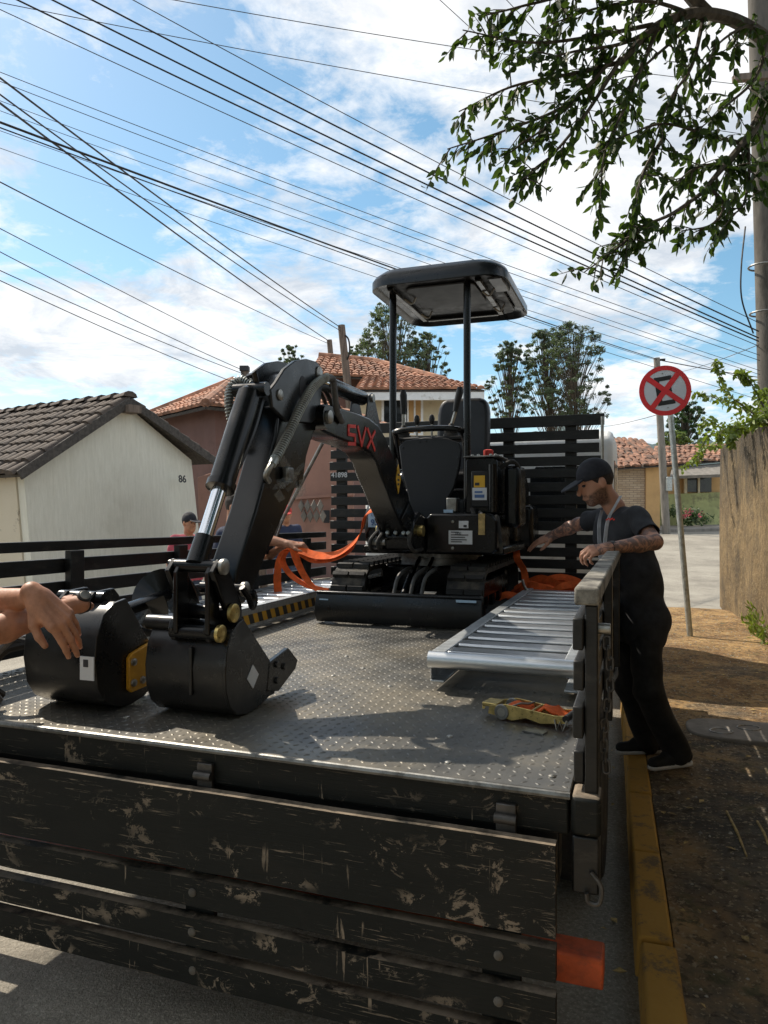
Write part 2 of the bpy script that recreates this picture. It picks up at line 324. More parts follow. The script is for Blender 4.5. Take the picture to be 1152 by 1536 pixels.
# ---------------------------------------------------------------- mesh helpers
class MB:
    def __init__(s, off=(0, 0, 0)): s.v = []; s.f = []; s.off = Vector(off)
    def add(s, vs, fs):
        n = len(s.v); s.v += [Vector(x) for x in vs]; s.f += [tuple(i+n for i in f) for f in fs]; return s
    def box(s, x0, x1, y0, y1, z0, z1):
        return s.add([(x0, y0, z0), (x1, y0, z0), (x1, y1, z0), (x0, y1, z0), (x0, y0, z1), (x1, y0, z1), (x1, y1, z1), (x0, y1, z1)],
                     [(3, 2, 1, 0), (4, 5, 6, 7), (0, 1, 5, 4), (1, 2, 6, 5), (2, 3, 7, 6), (3, 0, 4, 7)])
    def beam(s, p, q, w_, h_, up=(0, 0, 1)):
        p, q = Vector(p), Vector(q); d = (q-p).normalized(); u = Vector(up); r = d.cross(u)
        if r.length < 1e-4: r = d.cross(Vector((0, 1, 0)))
        r.normalize(); u = r.cross(d)
        r = r*w_/2; u = u*h_/2
        return s.add([p-r-u, p+r-u, p+r+u, p-r+u, q-r-u, q+r-u, q+r+u, q-r+u],
                     [(0, 1, 2, 3), (7, 6, 5, 4), (4, 5, 1, 0), (5, 6, 2, 1), (6, 7, 3, 2), (7, 4, 0, 3)])
    def tube(s, path, r, n=10, cap=True, flat=1.0, upv=None):
        P = [Vector(p) for p in path]; m = len(P)
        rr = [r]*m if isinstance(r, (int, float)) else list(r)
        d0 = (P[1]-P[0]).normalized(); up = Vector(upv) if upv else (Vector((0, 0, 1)) if abs(d0.z) < .9 else Vector((0, 1, 0)))
        x = d0.cross(up).normalized(); vs = []
        for i in range(m):
            d = (P[min(i+1, m-1)]-P[max(i-1, 0)])
            d = d.normalized() if d.length > 1e-9 else d0
            x = (x-d*x.dot(d)); x = x.normalized() if x.length > 1e-6 else d.orthogonal().normalized()
            y = d.cross(x)
            vs += [P[i]+x*math.cos(2*math.pi*k/n)*rr[i]+y*math.sin(2*math.pi*k/n)*rr[i]*flat for k in range(n)]
        fs = [(i*n+k, i*n+(k+1) % n, (i+1)*n+(k+1) % n, (i+1)*n+k) for i in range(m-1) for k in range(n)]
        if cap: fs += [tuple(range(n-1, -1, -1)), tuple((m-1)*n+k for k in range(n))]
        return s.add(vs, fs)
    def cyl(s, p, q, r, n=20): return s.tube([p, q], r, n)
    def ribbon(s, path, width, th=.003):
        # flat webbing; width = list of half-width vectors or one vector
        P = [Vector(p) for p in path]; m = len(P); vs = []
        for i in range(m):
            wv = Vector(width[i]) if isinstance(width, list) else Vector(width)
            d = (P[min(i+1, m-1)]-P[max(i-1, 0)]).normalized(); n = d.cross(wv).normalized()*th/2
            vs += [P[i]-wv-n, P[i]+wv-n, P[i]+wv+n, P[i]-wv+n]
        fs = [(i*4+k, i*4+(k+1) % 4, i*4+4+(k+1) % 4, i*4+4+k) for i in range(m-1) for k in range(4)]
        fs += [(3, 2, 1, 0), tuple((m-1)*4+k for k in range(4))]
        return s.add(vs, fs)
    def prism(s, poly, x0, x1, fn=None):
        # polygon of (y,z) pulled along x
        fn = fn or (lambda x, p: (x, p[0], p[1])); n = len(poly)
        ar = sum(poly[i][0]*poly[(i+1) % n][1]-poly[(i+1) % n][0]*poly[i][1] for i in range(n))
        if ar < 0: poly = poly[::-1]
        vs = [fn(x0, p) for p in poly]+[fn(x1, p) for p in poly]
        fs = [tuple(range(n-1, -1, -1)), tuple(range(n, 2*n))]+[(i, (i+1) % n, n+(i+1) % n, n+i) for i in range(n)]
        return s.add(vs, fs)
    def grid(s, fn, nu, nv, closed=False):
        vs = [fn(i/nu, j/nv) for j in range(nv+1) for i in range(nu+1)]
        fs = [(j*(nu+1)+i, j*(nu+1)+i+1, (j+1)*(nu+1)+i+1, (j+1)*(nu+1)+i) for j in range(nv) for i in range(nu)]
        return s.add(vs, fs)
    def lathe(s, prof, p, axis, n=24):
        p = Vector(p); ax = Vector(axis).normalized(); x = ax.orthogonal().normalized(); y = ax.cross(x); m = len(prof)
        vs = [p+ax*h+(x*math.cos(2*math.pi*k/n)+y*math.sin(2*math.pi*k/n))*r for r, h in prof for k in range(n)]
        fs = [(i*n+k, i*n+(k+1) % n, (i+1)*n+(k+1) % n, (i+1)*n+k) for i in range(m-1) for k in range(n)]
        fs += [tuple(range(n-1, -1, -1)), tuple((m-1)*n+k for k in range(n))]
        return s.add(vs, fs)
    def mesh(s, name, smooth=35):
        me = bpy.data.meshes.new(name); me.from_pydata([tuple(v+s.off) for v in s.v], [], s.f); me.validate()
        if smooth:
            me.polygons.foreach_set('use_smooth', [True]*len(me.polygons)); me.set_sharp_from_angle(angle=R(smooth))
        return me
    def build(s, name, mat, parent=None, bevel=0, smooth=35, seg=2, **kw):
        return link(name, s.mesh(name, smooth), mat, parent, bevel, seg, **kw)
def link(name, me, mat, parent=None, bevel=0, seg=2, loc=None, rot=None, kind=None):
    o = bpy.data.objects.new(name, me); COL.objects.link(o)
    if mat and not me.materials: me.materials.append(MATS[mat])
    if parent: o.parent = parent
    if loc is not None: o.location = loc
    if rot is not None: o.rotation_euler = rot
    if bevel:
        b = o.modifiers.new('bevel', 'BEVEL'); b.width = bevel; b.segments = seg; b.limit_method = 'ANGLE'; b.angle_limit = R(40); b.harden_normals = False
    if kind: o['kind'] = kind
    return o
def tag(o, label, cat, group=None):
    o['label'] = label; o['category'] = cat
    if group: o['group'] = group
    return o
def thing(name, label, cat, loc=(0, 0, 0), rz=0, group=None):
    o = bpy.data.objects.new(name, None); COL.objects.link(o); o.location = loc; o.rotation_euler = (0, 0, rz); o.empty_display_size = .1
    return tag(o, label, cat, group)
def struct(o): o['kind'] = 'structure'; return o
def curve_pts(pts, n=12):
    # Catmull-Rom through points
    P = [Vector(p) for p in pts]; P = [P[0]*2-P[1]]+P+[P[-1]*2-P[-2]]; o = []
    for i in range(1, len(P)-2):
        a, b, c, d = P[i-1:i+3]
        for k in range(n):
            t = k/n; o.append(.5*((2*b)+(c-a)*t+(2*a-5*b+4*c-d)*t*t+(3*b-a-3*c+d)*t**3))
    o.append(P[-2]); return o
def text_mesh(s, size, depth=.002, bold=0):
    c = bpy.data.curves.new('t', 'FONT'); c.body = s; c.size = size; c.extrude = depth; c.align_x = 'CENTER'; c.align_y = 'CENTER'; c.offset = bold
    o = bpy.data.objects.new('t', c); COL.objects.link(o)
    me = bpy.data.meshes.new_from_object(o.evaluated_get(bpy.context.evaluated_depsgraph_get()))
    bpy.data.objects.remove(o); bpy.data.curves.remove(c); return me
def put_text(name, s, size, origin, xdir, ydir, mat, parent, bold=0):
    bpy.context.view_layer.update()
    me = text_mesh(s, size, .0015, bold); x, y = Vector(xdir).normalized(), Vector(ydir).normalized(); z = x.cross(y)
    me.transform(Matrix((( x.x, y.x, z.x, origin[0]), (x.y, y.y, z.y, origin[1]), (x.z, y.z, z.z, origin[2]), (0, 0, 0, 1))))
    return link(name, me, mat, parent)
# ================================================================ SETTING
def sheet(name, mat, xs, ys, fn):
    nx, ny = len(xs), len(ys)
    vs = [(x, y, fn(x, y)) for y in ys for x in xs]
    fs = [(j*nx+i, j*nx+i+1, (j+1)*nx+i+1, (j+1)*nx+i) for j in range(ny-1) for i in range(nx-1)]
    return struct(MB().add(vs, fs).build(name, mat, smooth=60))
def lin(a, b, n): return [a+(b-a)*i/n for i in range(n+1)]
gx = [-1500, -600, -250, -120, -60] + lin(-40, 40, 20) + [60, 120, 250, 600, 1500]
gy = [-300, -100, -40, -20] + lin(-10, 80, 22) + [110, 180, 300, 600, 1500]
sheet('ground', 'soil', gx, gy, lambda x, y: hgt(x, y)-.06)
sheet('road', 'road_concrete', lin(-16, 30, 46), lin(-6, 46, 52), lambda x, y: hgt(x, y))
KD = Vector((.298, .9546, 0)); KN = Vector((.9546, -.298, 0))      # kerb direction, and its normal towards the wall
K0 = Vector((1.28, 3.86, 0))                                       # a point on the kerb's road edge
def K(t, n, z=0): return K0 + KD*t + KN*n + Vector((0, 0, z))
WN = 1.60                                                          # kerb to wall
def walk_z(t, n): return .115 + .012*math.sin(t*1.7+n*2.3) + .010*math.sin(t*4.1-n*3.7)
m = MB(); nt_, nn = 90, 14
for j in range(nt_+1):
    for i in range(nn+1):
        t_ = -6.5 + 15.0*j/nt_; n_ = .135 + (WN+.15)*i/nn
        e = max(0, (t_-7.6))*.16
        m.v.append(K(t_, n_, max(.006, walk_z(t_, n_)-e)))
m.f = [(j*(nn+1)+i, j*(nn+1)+i+1, (j+1)*(nn+1)+i+1, (j+1)*(nn+1)+i) for j in range(nt_) for i in range(nn)]
sw = struct(m.build('sidewalk', 'sidewalk_dirt', smooth=60))
kerb = bpy.data.objects.new('kerb', None); COL.objects.link(kerb); kerb.location = K(0, 0); struct(kerb)
t_ = -6.4; i = 0
while t_ < 8.3:
    ln = .70 + rnd.uniform(-.06, .08)
    m = MB(-K(0, 0)); z1 = .135 + rnd.uniform(-.005, .005); dn = rnd.uniform(-.006, .006)
    vs = []
    for (tt, nn_, z) in ((0, .01, -.02), (ln, .01, -.02), (ln, .135, -.02), (0, .135, -.02), (0, .02, z1), (ln, .02, z1), (ln, .13, z1), (0, .13, z1)):
        vs.append(K(t_+tt, nn_+dn, z))
    m.add(vs, [(0, 1, 2, 3), (7, 6, 5, 4), (4, 5, 1, 0), (5, 6, 2, 1), (6, 7, 3, 2), (7, 4, 0, 3)])
    m.build('kerb_stone', 'kerb_yellow', kerb, bevel=.012)
    t_ += ln + .016; i += 1

# loose litter on the sidewalk
m = MB()
for _ in range(1000):
    t_, n_ = rnd.uniform(-3, 7), rnd.uniform(.18, WN-.02); p = K(t_, n_, walk_z(t_, n_)+.002); r = rnd.uniform(.003, .014)*rnd.uniform(.6, 1)
    vs = [p+Vector((rnd.uniform(.6, 1)*r*math.cos(k*1.2566+.3), rnd.uniform(.6, 1)*r*math.sin(k*1.2566+.3), 0)) for k in range(5)]+[p+Vector((0, 0, r*rnd.uniform(.5, .9)))]
    m.add(vs, [(k, (k+1) % 5, 5) for k in range(5)])
o = m.build('gravel', 'pebble', kind='stuff', smooth=0); tag(o, 'small loose pebbles strewn over the dirty sidewalk', 'gravel')
m = MB()
for _ in range(380):
    t_, n_ = rnd.uniform(-3, 7.2), (rnd.uniform(.16, WN-.02) if rnd.random() < .8 else rnd.uniform(-.2, -.02))
    p = K(t_, n_, (walk_z(t_, n_) if n_ > 0 else .004)+.004); a = rnd.uniform(0, 6.28); l = rnd.uniform(.02, .05)
    d = Vector((math.cos(a), math.sin(a), 0)); q = Vector((-d.y, d.x, 0))*l*.28
    m.add([p, p+d*l*.5+q+Vector((0, 0, .008)), p+d*l+Vector((0, 0, .004)), p+d*l*.5-q+Vector((0, 0, .004))], [(0, 1, 2, 3)])
o = m.build('leaf_litter', 'dry_leaf', kind='stuff', smooth=0); tag(o, 'dry fallen leaves scattered on the sidewalk and gutter', 'leaves')
for (u, v, u2, v2, lab) in ((1090, 1217, 1120, 1284, 'dry straight stick lying on the sidewalk'), (1136, 1232, 1153, 1268, 'short dry twig lying near the sidewalk stick')):
    p, q = on_z(u, v, .128), on_z(u2, v2, .128)
    o = MB(-p).tube([p, (p+q)/2+Vector((.004, 0, .003)), q], [.006, .007, .004], 6).build('fallen_stick', 'dry_leaf', loc=p); tag(o, lab, 'stick')
# concrete inspection cover let into the sidewalk
c0 = on_z(1120, 1100, .125); cov_t = thing('inspection_cover', 'rounded concrete inspection cover with two ring marks set in the sidewalk', 'cover', c0)
m = MB(-c0); n = 28; poly = []
for k in range(n):
    a = 2*math.pi*k/n; ca, sa = math.cos(a), math.sin(a)
    poly.append(c0 + KN*.36*math.copysign(abs(ca)**.6, ca) + KD*.23*math.copysign(abs(sa)**.6, sa))
m.add([p+Vector((0, 0, -.03)) for p in poly]+[p+Vector((0, 0, .022)) for p in poly], [tuple(range(n, 2*n))]+[(k, (k+1) % n, n+(k+1) % n, n+k) for k in range(n)])
m.build('slab', 'concrete_pole', cov_t, bevel=.008)
for dn, dt in ((-.16, -.08), (.02, .05)):
    m = MB(-c0); cc = c0+KN*dn+KD*dt+Vector((0, 0, .0225))
    m.tube([cc+Vector((math.cos(a*.3142)*.07, math.sin(a*.3142)*.055, 0)) for a in range(21)], .006, 6, False); m.build('ring', 'steel_worn', cov_t)

# ---------------------------------------------------------------- yard wall on the right
wall0 = K(0, WN)
wt = thing('yard_wall', 'tall weathered ochre rendered yard wall running along the sidewalk', 'wall', wall0)
m = MB(-wall0); nu, nv = 70, 12
def wallpt(f, h, back):
    t_ = -6.6 + 15.1*f; bul = .012*math.sin(t_*2.1+h*2)+.01*math.sin(t_*5.3-h*4)
    top = 2.55 + .03*math.sin(t_*1.3) + .02*math.sin(t_*7)
    return K(t_, WN+(.17 if back else bul), .05+h*top)
m.grid(lambda i, j: wallpt(i, j, False), nu, nv)
m.grid(lambda i, j: wallpt(1-i, j, True), nu, nv)
m.grid(lambda i, j: wallpt(i, 1, j > .5), nu, 1); m.grid(lambda i, j: wallpt(1, j, i > .5), 1, nv); m.grid(lambda i, j: wallpt(0, j, i < .5), 1, nv)
m.build('render_face', 'old_render', wt, smooth=50)

# ---------------------------------------------------------------- roofs
def barrel(m, p, xd, yd, n, r0, r1, ln, seg=4, lift=.03):
    vs = []
    for (r, d, l) in ((r0, 0, 0), (r1, ln, lift)):
        for k in range(seg+1):
            a = math.pi*k/seg; vs.append(p+yd*d+xd*(-math.cos(a)*r)+n*(math.sin(a)*r*.75+l))
    m.add(vs, [(k, k+1, seg+2+k, seg+1+k) for k in range(seg)]+[tuple(range(2*seg+1, seg, -1))])
def tile_quad(m, r0, r1, e0, e1, cw=.22, rh=.36, jit=.01):
    """barrel tiles over the quad ridge r0-r1, eave e0-e1"""
    r0, r1, e0, e1 = map(Vector, (r0, r1, e0, e1))
    nr = max(2, round(((e0-r0).length+(e1-r1).length)/2/rh))
    for j in range(nr):
        a, b = r0.lerp(e0, j/nr), r1.lerp(e1, j/nr); a2, b2 = r0.lerp(e0, (j+1)/nr), r1.lerp(e1, (j+1)/nr)
        ncol = max(1, round((b2-a2).length/cw))
        for i in range(ncol):
            f = (i+.5)/ncol; q = a2.lerp(b2, f)
            xd = (b-a).normalized() if (b-a).length > 1e-3 else (b2-a2).normalized()
            L_ = (e0-r0)-xd*(e0-r0).dot(xd); yd = L_.normalized(); n = xd.cross(yd)
            if n.z < 0: n = -n
            p = q-yd*(L_.length/nr*1.12)+n*(rnd.uniform(0, jit))+xd*rnd.uniform(-jit, jit)
            barrel(m, p, xd, yd, n, cw*.5, cw*.57, L_.length/nr*1.15)
def slab(m, pts, th):
    pts = [Vector(p) for p in pts]; n = (pts[1]-pts[0]).cross(pts[2]-pts[0]).normalized()
    if n.z > 0: n = -n
    k = len(pts); a = pts; b = [p+n*th for p in pts]
    m.add(a+b, [tuple(range(k)), tuple(range(2*k-1, k-1, -1))]+[(i, k+i, k+(i+1) % k, (i+1) % k) for i in range(k)])
def wallpoly(m, pts, back):
    pts = [Vector(p) for p in pts]; back = Vector(back); k = len(pts)
    m.add(pts+[p+back for p in pts], [tuple(range(k)), tuple(range(2*k-1, k-1, -1))]+[(i, k+i, k+(i+1) % k, (i+1) % k) for i in range(k)])

# white gabled house
A0, A1 = px(55, 940, 12), px(35, 704, 12); B0, B1 = px(310, 908, 15.2), px(287, 690, 15.2); PK = px(188, 607, 13.7)
dAB = Vector(((B0-A0).x, (B0-A0).y, 0)).normalized(); dR = Vector((-dAB.y, dAB.x, 0))            # along the gable, along the ridge (away to the left)
base = A0.copy(); wh = thing('white_house', 'small white plastered gabled house with dark mossy tile roof', 'house', base)
m = MB(-base); wallpoly(m, [A0, B0, B1, PK, A1], dR*.2); m.build('gable_wall', 'combed_white', wh)
m = MB(-base); wallpoly(m, [A0+dR*.205-dAB*.03, A0+dR*7-dAB*.03, A1+dR*7-dAB*.03, A1+dR*.205-dAB*.03], dAB*.2); m.build('side_wall', 'stained_cream', wh)
m = MB(-base); wallpoly(m, [B0+dR*.205, B0+dR*7, B1+dR*7, B1+dR*.205], -dAB*.2); m.build('side_wall', 'combed_white', wh)
RG = PK+Vector((0, 0, .07)); EL = px(20, 712, 11.75); ER = px(318, 693, 15.5)
of = -dR*.13
m = MB(-base); slab(m, [RG+of, RG+dR*7.2, EL+dR*7.2, EL+of], .05); m.build('roof_deck', 'board_dark', wh)
m = MB(-base); slab(m, [RG+of, RG+dR*7.2, ER+dR*7.2, ER+of], .05); m.build('roof_deck', 'board_dark', wh)
for E_ in (EL, ER):
    d = (E_-RG); n = d.cross(dR).normalized(); n = n if n.z > 0 else -n
    m = MB(-base); m.beam(RG+of*1.12-n*.02, E_+of*1.12-n*.02, .04, .16, up=n); m.build('barge_board', 'board_dark', wh, bevel=.006)
m = MB(-base); m.beam(PK-dR*.3-Vector((0, 0, .1)), PK+dR*.1-Vector((0, 0, .1)), .26, .14); m.build('ridge_beam', 'wood_pole', wh)
tm = MB(); barrel(tm, Vector((0, -.22, 0)), Vector((1, 0, 0)), Vector((0, 1, 0)), Vector((0, 0, 1)), .095, .12, .44, 5, .025)
k_ = len(tm.v); tm.add([v*.88+Vector((0, 0, -.004)) for v in tm.v[:12]], [tuple(reversed(f)) for f in [(k, k+1, 7+k, 6+k) for k in range(5)]])
tile_me = tm.mesh('tile', 50); tile_me.materials.append(MATS['roof_tile_dark'])
yd = (EL-RG).normalized(); n = dR.cross(yd); n = n if n.z > 0 else -n; SL = (EL-RG).length; rows = 8; cw = .232
def frame(x, y, z, p): return Matrix(((x.x, y.x, z.x, p.x), (x.y, y.y, z.y, p.y), (x.z, y.z, z.z, p.z), (0, 0, 0, 1)))
for j in range(rows):
    for i in range(31):
        if i*cw > 7.1: continue
        p = RG+of+dR*(i+.45)*cw+yd*(SL*(j+.5)/rows)+n*(.012+rnd.uniform(0, .022))+dR*rnd.uniform(-.02, .02)+yd*rnd.uniform(-.02, .02)
        y2 = (yd+dR*rnd.uniform(-.07, .07)).normalized(); x2 = y2.cross(n)
        t_ = link('tile', tile_me, None, wh); t_.matrix_local = frame(x2, y2, n, p-base)
yd2 = (ER-RG).normalized(); n2 = yd2.cross(dR); n2 = n2 if n2.z > 0 else -n2
for j in range(8):                       # verge tiles that show along the right-hand slope
    for i in range(2):
        p = RG+of+dR*(i+.45)*cw+yd2*((ER-RG).length*(j+.5)/8)+n2*(.012+rnd.uniform(0, .012))
        t_ = link('tile', tile_me, None, wh); t_.matrix_local = frame(yd2.cross(n2), yd2, n2, p-base)
for i in range(18):
    p = RG+of+dR*(.2+i*.4)+Vector((0, 0, .035+rnd.uniform(0, .02)))
    t_ = link('ridge_tile', tile_me, None, wh); t_.matrix_local = frame(dAB, -dR, Vector((0, 0, 1)), p-base) @ Matrix.Diagonal((1.35, 1, 1.2, 1))
gn = Vector((dAB.y, -dAB.x, 0))
rx_ = (271-576)/FPX; tt_ = (rx_*A0.y-A0.x)/(dAB.x-rx_*dAB.y); pw = A0+dAB*tt_; q = px(271, 719, pw.y)+gn*.05+Vector((-.1, 0, 0))*0; put_text('house_number', '86', .20, q-base, dAB, Vector((-.08, 0, 1)), 'print_dark', wh, .006)

# brown house behind it
k0, k1 = px(333, 880, 17), px(321, 603, 17); l0, l1 = px(250, 860, 19.6), px(229, 625, 19.6)
dB = Vector((.70, .714, 0)); dA = Vector(((l0-k0).x, (l0-k0).y, 0)); LA = dA.length; dA.normalize()
base = k0.copy(); bh = thing('brown_house', 'brown painted house with low orange tile roof behind the white gable', 'house', base)
e_ = k0+dB*5.2; e1_ = k1+dB*5.2
m = MB(-base); wallpoly(m, [l0, k0, k1, l1], dB*.2); m.build('wall', 'brown_wall', bh)
m = MB(-base); wallpoly(m, [k0+dB*.203, e_, e1_, k1+dB*.203], dA*.2); m.build('wall', 'brown_wall', bh)
ov = .45; ez = Vector((0, 0, -.20))
c1 = k1-dB*ov-dA*ov+ez; c2 = l1-dB*ov+dA*ov+ez; c3 = e1_+dB*ov-dA*ov+ez; c4 = l1+dB*5.6+dA*ov+ez
r1_ = (c1+c2)/2+dB*2.0+Vector((0, 0, 1.05)); r2_ = (c3+c4)/2-dB*2.0+Vector((0, 0, 1.05))
m = MB(-base)
for pts in ([c1, c2, r1_], [c1, c3, r2_, r1_]): slab(m, pts, .07)
m.build('roof_deck', 'board_dark', bh)
m = MB(-base); tile_quad(m, r1_, r1_, c1, c2, .22, .4); tile_quad(m, r1_, r2_, c1, c3, .22, .4); o = m.build('roof_tiles', 'roof_tile_orange', bh, kind='stuff')
m = MB(-base)
for a_, b_ in ((c1, r1_), (c2, r1_), (r1_, r2_)): m.tube([a_+Vector((0, 0, .08)), b_+Vector((0, 0, .1))], .11, 8)
m.build('ridge_tiles', 'roof_tile_orange', bh)
# brown garden wall with a pierced block panel
g0, g1 = px(300, 842, 14.2), px(532, 842, 12.4); gt0, gt1 = px(296, 716, 14.2), px(528, 640, 12.4)
base = g0.copy(); gw = thing('garden_wall', 'pinkish brown street wall with pierced block panel beside the brown house', 'wall', base)
m = MB(-base); wallpoly(m, [g0, g1, gt1, gt0], Vector((0, .18, 0))); m.build('wall_face', 'brown_wall_light', gw, bevel=.01)
m = MB(-base); m.beam(px(430, 748, 13.1)+Vector((0, -.02, 0)), px(531, 741, 12.38)+Vector((0, -.02, 0)), .05, .05); m.build('ledge', 'brown_wall_light', gw)
for j in range(2):
    for i in range(4):
        q = px(452+i*9.5+j*4, 759+j*15, 12.9-.14*i)+Vector((0, -.045, 0)); m = MB(-base)
        m.add([q+Vector((-.045, 0, 0)), q+Vector((0, 0, -.1)), q+Vector((.045, 0, 0)), q+Vector((0, 0, .1))]+[q+Vector((-.06, .03, 0)), q+Vector((0, .03, -.12)), q+Vector((.06, .03, 0)), q+Vector((0, .03, .12))],
              [(0, 1, 2, 3), (0, 4, 5, 1), (1, 5, 6, 2), (2, 6, 7, 3), (3, 7, 4, 0)]); m.build('pierced_block', 'concrete_pole', gw, smooth=0)
m = MB(-base); q = px(490, 774, 12.6); m.box(q.x-.05, q.x+.05, q.y-.03, q.y+.02, q.z-.12, q.z+.1); m.build('meter_box', 'print_dark', gw)

# cream house with the two-tier orange roof
D1 = 24; base = px(545, 830, D1); ch = thing('cream_house', 'two storey cream house with stepped bright orange tile roofs', 'house', base)
m = MB(-base); wallpoly(m, [px(530, 840, D1), px(690, 830, D1), px(688, 588, D1), px(528, 588, D1)], (0, 6, 0)); m.build('wall', 'cream_wall', ch)
m = MB(-base); wallpoly(m, [px(470, 840, 27), px(655, 830, 27), px(653, 566, 27), px(470, 566, 27)], (0, 5, 0)); m.build('upper_wall', 'brown_wall', ch)
e0, e1 = px(533, 586, 23.4), px(727, 585, 22.8); r0, r1 = px(545, 566, 26.6), px(652, 568, 26.6)
m = MB(-base); slab(m, [r0, r1, e1, e0], .05); m.build('roof_deck', 'board_dark', ch)
m = MB(-base); tile_quad(m, r0, r1, e0, e1, .26, .42); m.build('roof_tiles', 'roof_tile_orange', ch, kind='stuff')
m = MB(-base); m.beam(e0+Vector((0, .08, -.17)), e1+Vector((0, .08, -.17)), .1, .26); m.build('fascia', 'white_paint', ch)
m = MB(-base); m.beam(e1+Vector((-.05, .16, -.17)), px(700, 580, 26.6)+Vector((0, 0, -.2)), .1, .26); m.build('fascia', 'white_paint', ch)
e0, e1 = px(462, 562, 26.2), px(668, 574, 26.2); r0, r1 = px(478, 537, 28.6), px(560, 545, 28.6)
m = MB(-base); slab(m, [r0, r1, e1, e0], .06); m.build('roof_deck', 'board_dark', ch)
m = MB(-base); tile_quad(m, r0, r1, e0, e1, .26, .42); m.build('roof_tiles', 'roof_tile_orange', ch, kind='stuff')
m = MB(-base); m.tube([r1+Vector((0, 0, .1)), e1+Vector((0, 0, .1))], .13, 8); m.tube([r0+Vector((0, 0, .1)), r1+Vector((0, 0, .1))], .13, 8); m.build('ridge_tiles', 'roof_tile_orange', ch)
for (u0, u1, v0, v1) in ((575, 608, 600, 645), (612, 632, 596, 650)):
    a_, b_ = px(u0, v1, D1), px(u1, v0, D1); m = MB(-base)
    for s_ in ((a_.x-.06, a_.x+.02, a_.z, b_.z), (b_.x-.02, b_.x+.06, a_.z, b_.z), (a_.x-.06, b_.x+.06, b_.z, b_.z+.07), (a_.x-.06, b_.x+.06, a_.z-.07, a_.z), ((a_.x+b_.x)/2-.03, (a_.x+b_.x)/2+.03, a_.z, b_.z)):
        m.box(s_[0], s_[1], a_.y-.05, a_.y-.004, s_[2], s_[3])
    wnd = m.build('window', 'white_paint', ch)
    m = MB(-base); m.box(a_.x+.02, b_.x-.02, a_.y-.02, a_.y-.006, a_.z, b_.z); m.build('pane', 'ochre_wall' if u0 > 600 else 'glass_dark', wnd)

# houses at the far corner, right
D2 = 33; g = px(950, 795, D2); base = g
rh_ = thing('brick_clad_house', 'low house with beige brick cladding and sagging old tile roof at the corner', 'house', base)
m = MB(-base); wallpoly(m, [px(880, 800, D2), px(969, 800, D2), px(969, 700, D2), px(880, 700, D2)], (0, 4, 0)); m.build('wall', 'brick_cladding', rh_)
m = MB(-base); wallpoly(m, [px(969.2, 800, D2-.1), px(990, 800, D2-.1), px(990, 698, D2-.1), px(969.2, 698, D2-.1)], (0, 4, 0)); m.build('corner_pier', 'ochre_wall', rh_)
e0, e1 = px(872, 707, D2-.5), px(1000, 698, D2-.5); r0, r1 = px(885, 655, D2+3), px(965, 664, D2+3)
m = MB(-base); slab(m, [r0, r1, e1, e0], .06); m.build('roof_deck', 'board_dark', rh_)
m = MB(-base); tile_quad(m, r0, r1, e0, e1, .27, .42, .05); m.build('roof_tiles', 'roof_tile_old', rh_, kind='stuff')
base = px(1030, 790, 36); gh = thing('green_house', 'small faded green house with dark window and concrete awning at the corner', 'house', base)
m = MB(-base); wallpoly(m, [px(985, 796, 36), px(1085, 792, 36), px(1085, 738, 36), px(985, 742, 36)], (0, .3, 0)); m.build('lower_wall', 'green_wall', gh)
m = MB(-base); wallpoly(m, [px(985, 742, 36.3), px(1085, 738, 36.3), px(1085, 700, 36.3), px(985, 700, 36.3)], (0, 5, 0)); m.build('wall', 'ochre_wall', gh)
m = MB(-base); a_, b_ = px(1030, 738, 36.25), px(1066, 712, 36.25); m.box(a_.x, b_.x, a_.y-.1, a_.y-.01, a_.z, b_.z); wn = m.build('window', 'glass_dark', gh)
m = MB(-base); m.beam(px(1028, 740, 36.1), px(1028, 711, 36.1), .12, .14, up=(1, 0, 0)); m.beam(px(1048, 740, 36.1), px(1048, 711, 36.1), .08, .1, up=(1, 0, 0)); m.build('frame', 'cream_wall', wn)
m = MB(-base); slab(m, [px(1008, 701, 36.4), px(1090, 694, 36.4), px(1090, 711, 34.8), px(1005, 714, 34.8)], .15); m.build('awning', 'concrete_pole', gh)
e0, e1 = px(985, 700, 36.2), px(1100, 690, 36.2); r0, r1 = px(985, 672, 39.5), px(1100, 668, 39.5)
m = MB(-base); slab(m, [r0, r1, e1, e0], .06); m.build('roof_deck', 'board_dark', gh)
m = MB(-base); tile_quad(m, r0, r1, e0, e1, .27, .42, .05); m.build('roof_tiles', 'roof_tile_old', gh, kind='stuff')
# far pavement in front of the corner houses
m = MB(); a_, b_, c_, d_ = px(930, 806, 31), px(1095, 797, 33), px(1095, 790, 36), px(930, 796, 34)
pts = [Vector((p.x, p.y, hgt(p.x, p.y)+.15)) for p in (a_, b_, c_, d_)]
slab(m, pts, .3); struct(m.build('far_pavement', 'concrete_pole', bevel=.03))
# hill line
m = MB(); n = 90
for k in range(n+1):
    x = -200+900*k/n; y = 620
    h = 64+10*math.sin(x*.011+.7)+3*math.sin(x*.05)+2.2*math.sin(x*.21)+1.5*math.sin(x*.47+1)
    if x < 150: h *= max(.45, 1-(150-x)/500)
    m.v += [Vector((x, y-160, -2)), Vector((x, y, h)), Vector((x, y+120, -2))]
m.f = [(3*k+j, 3*k+j+3, 3*k+j+4, 3*k+j+1) for k in range(n) for j in range(2)]
struct(m.build('hill', 'hill_hazy', smooth=80))

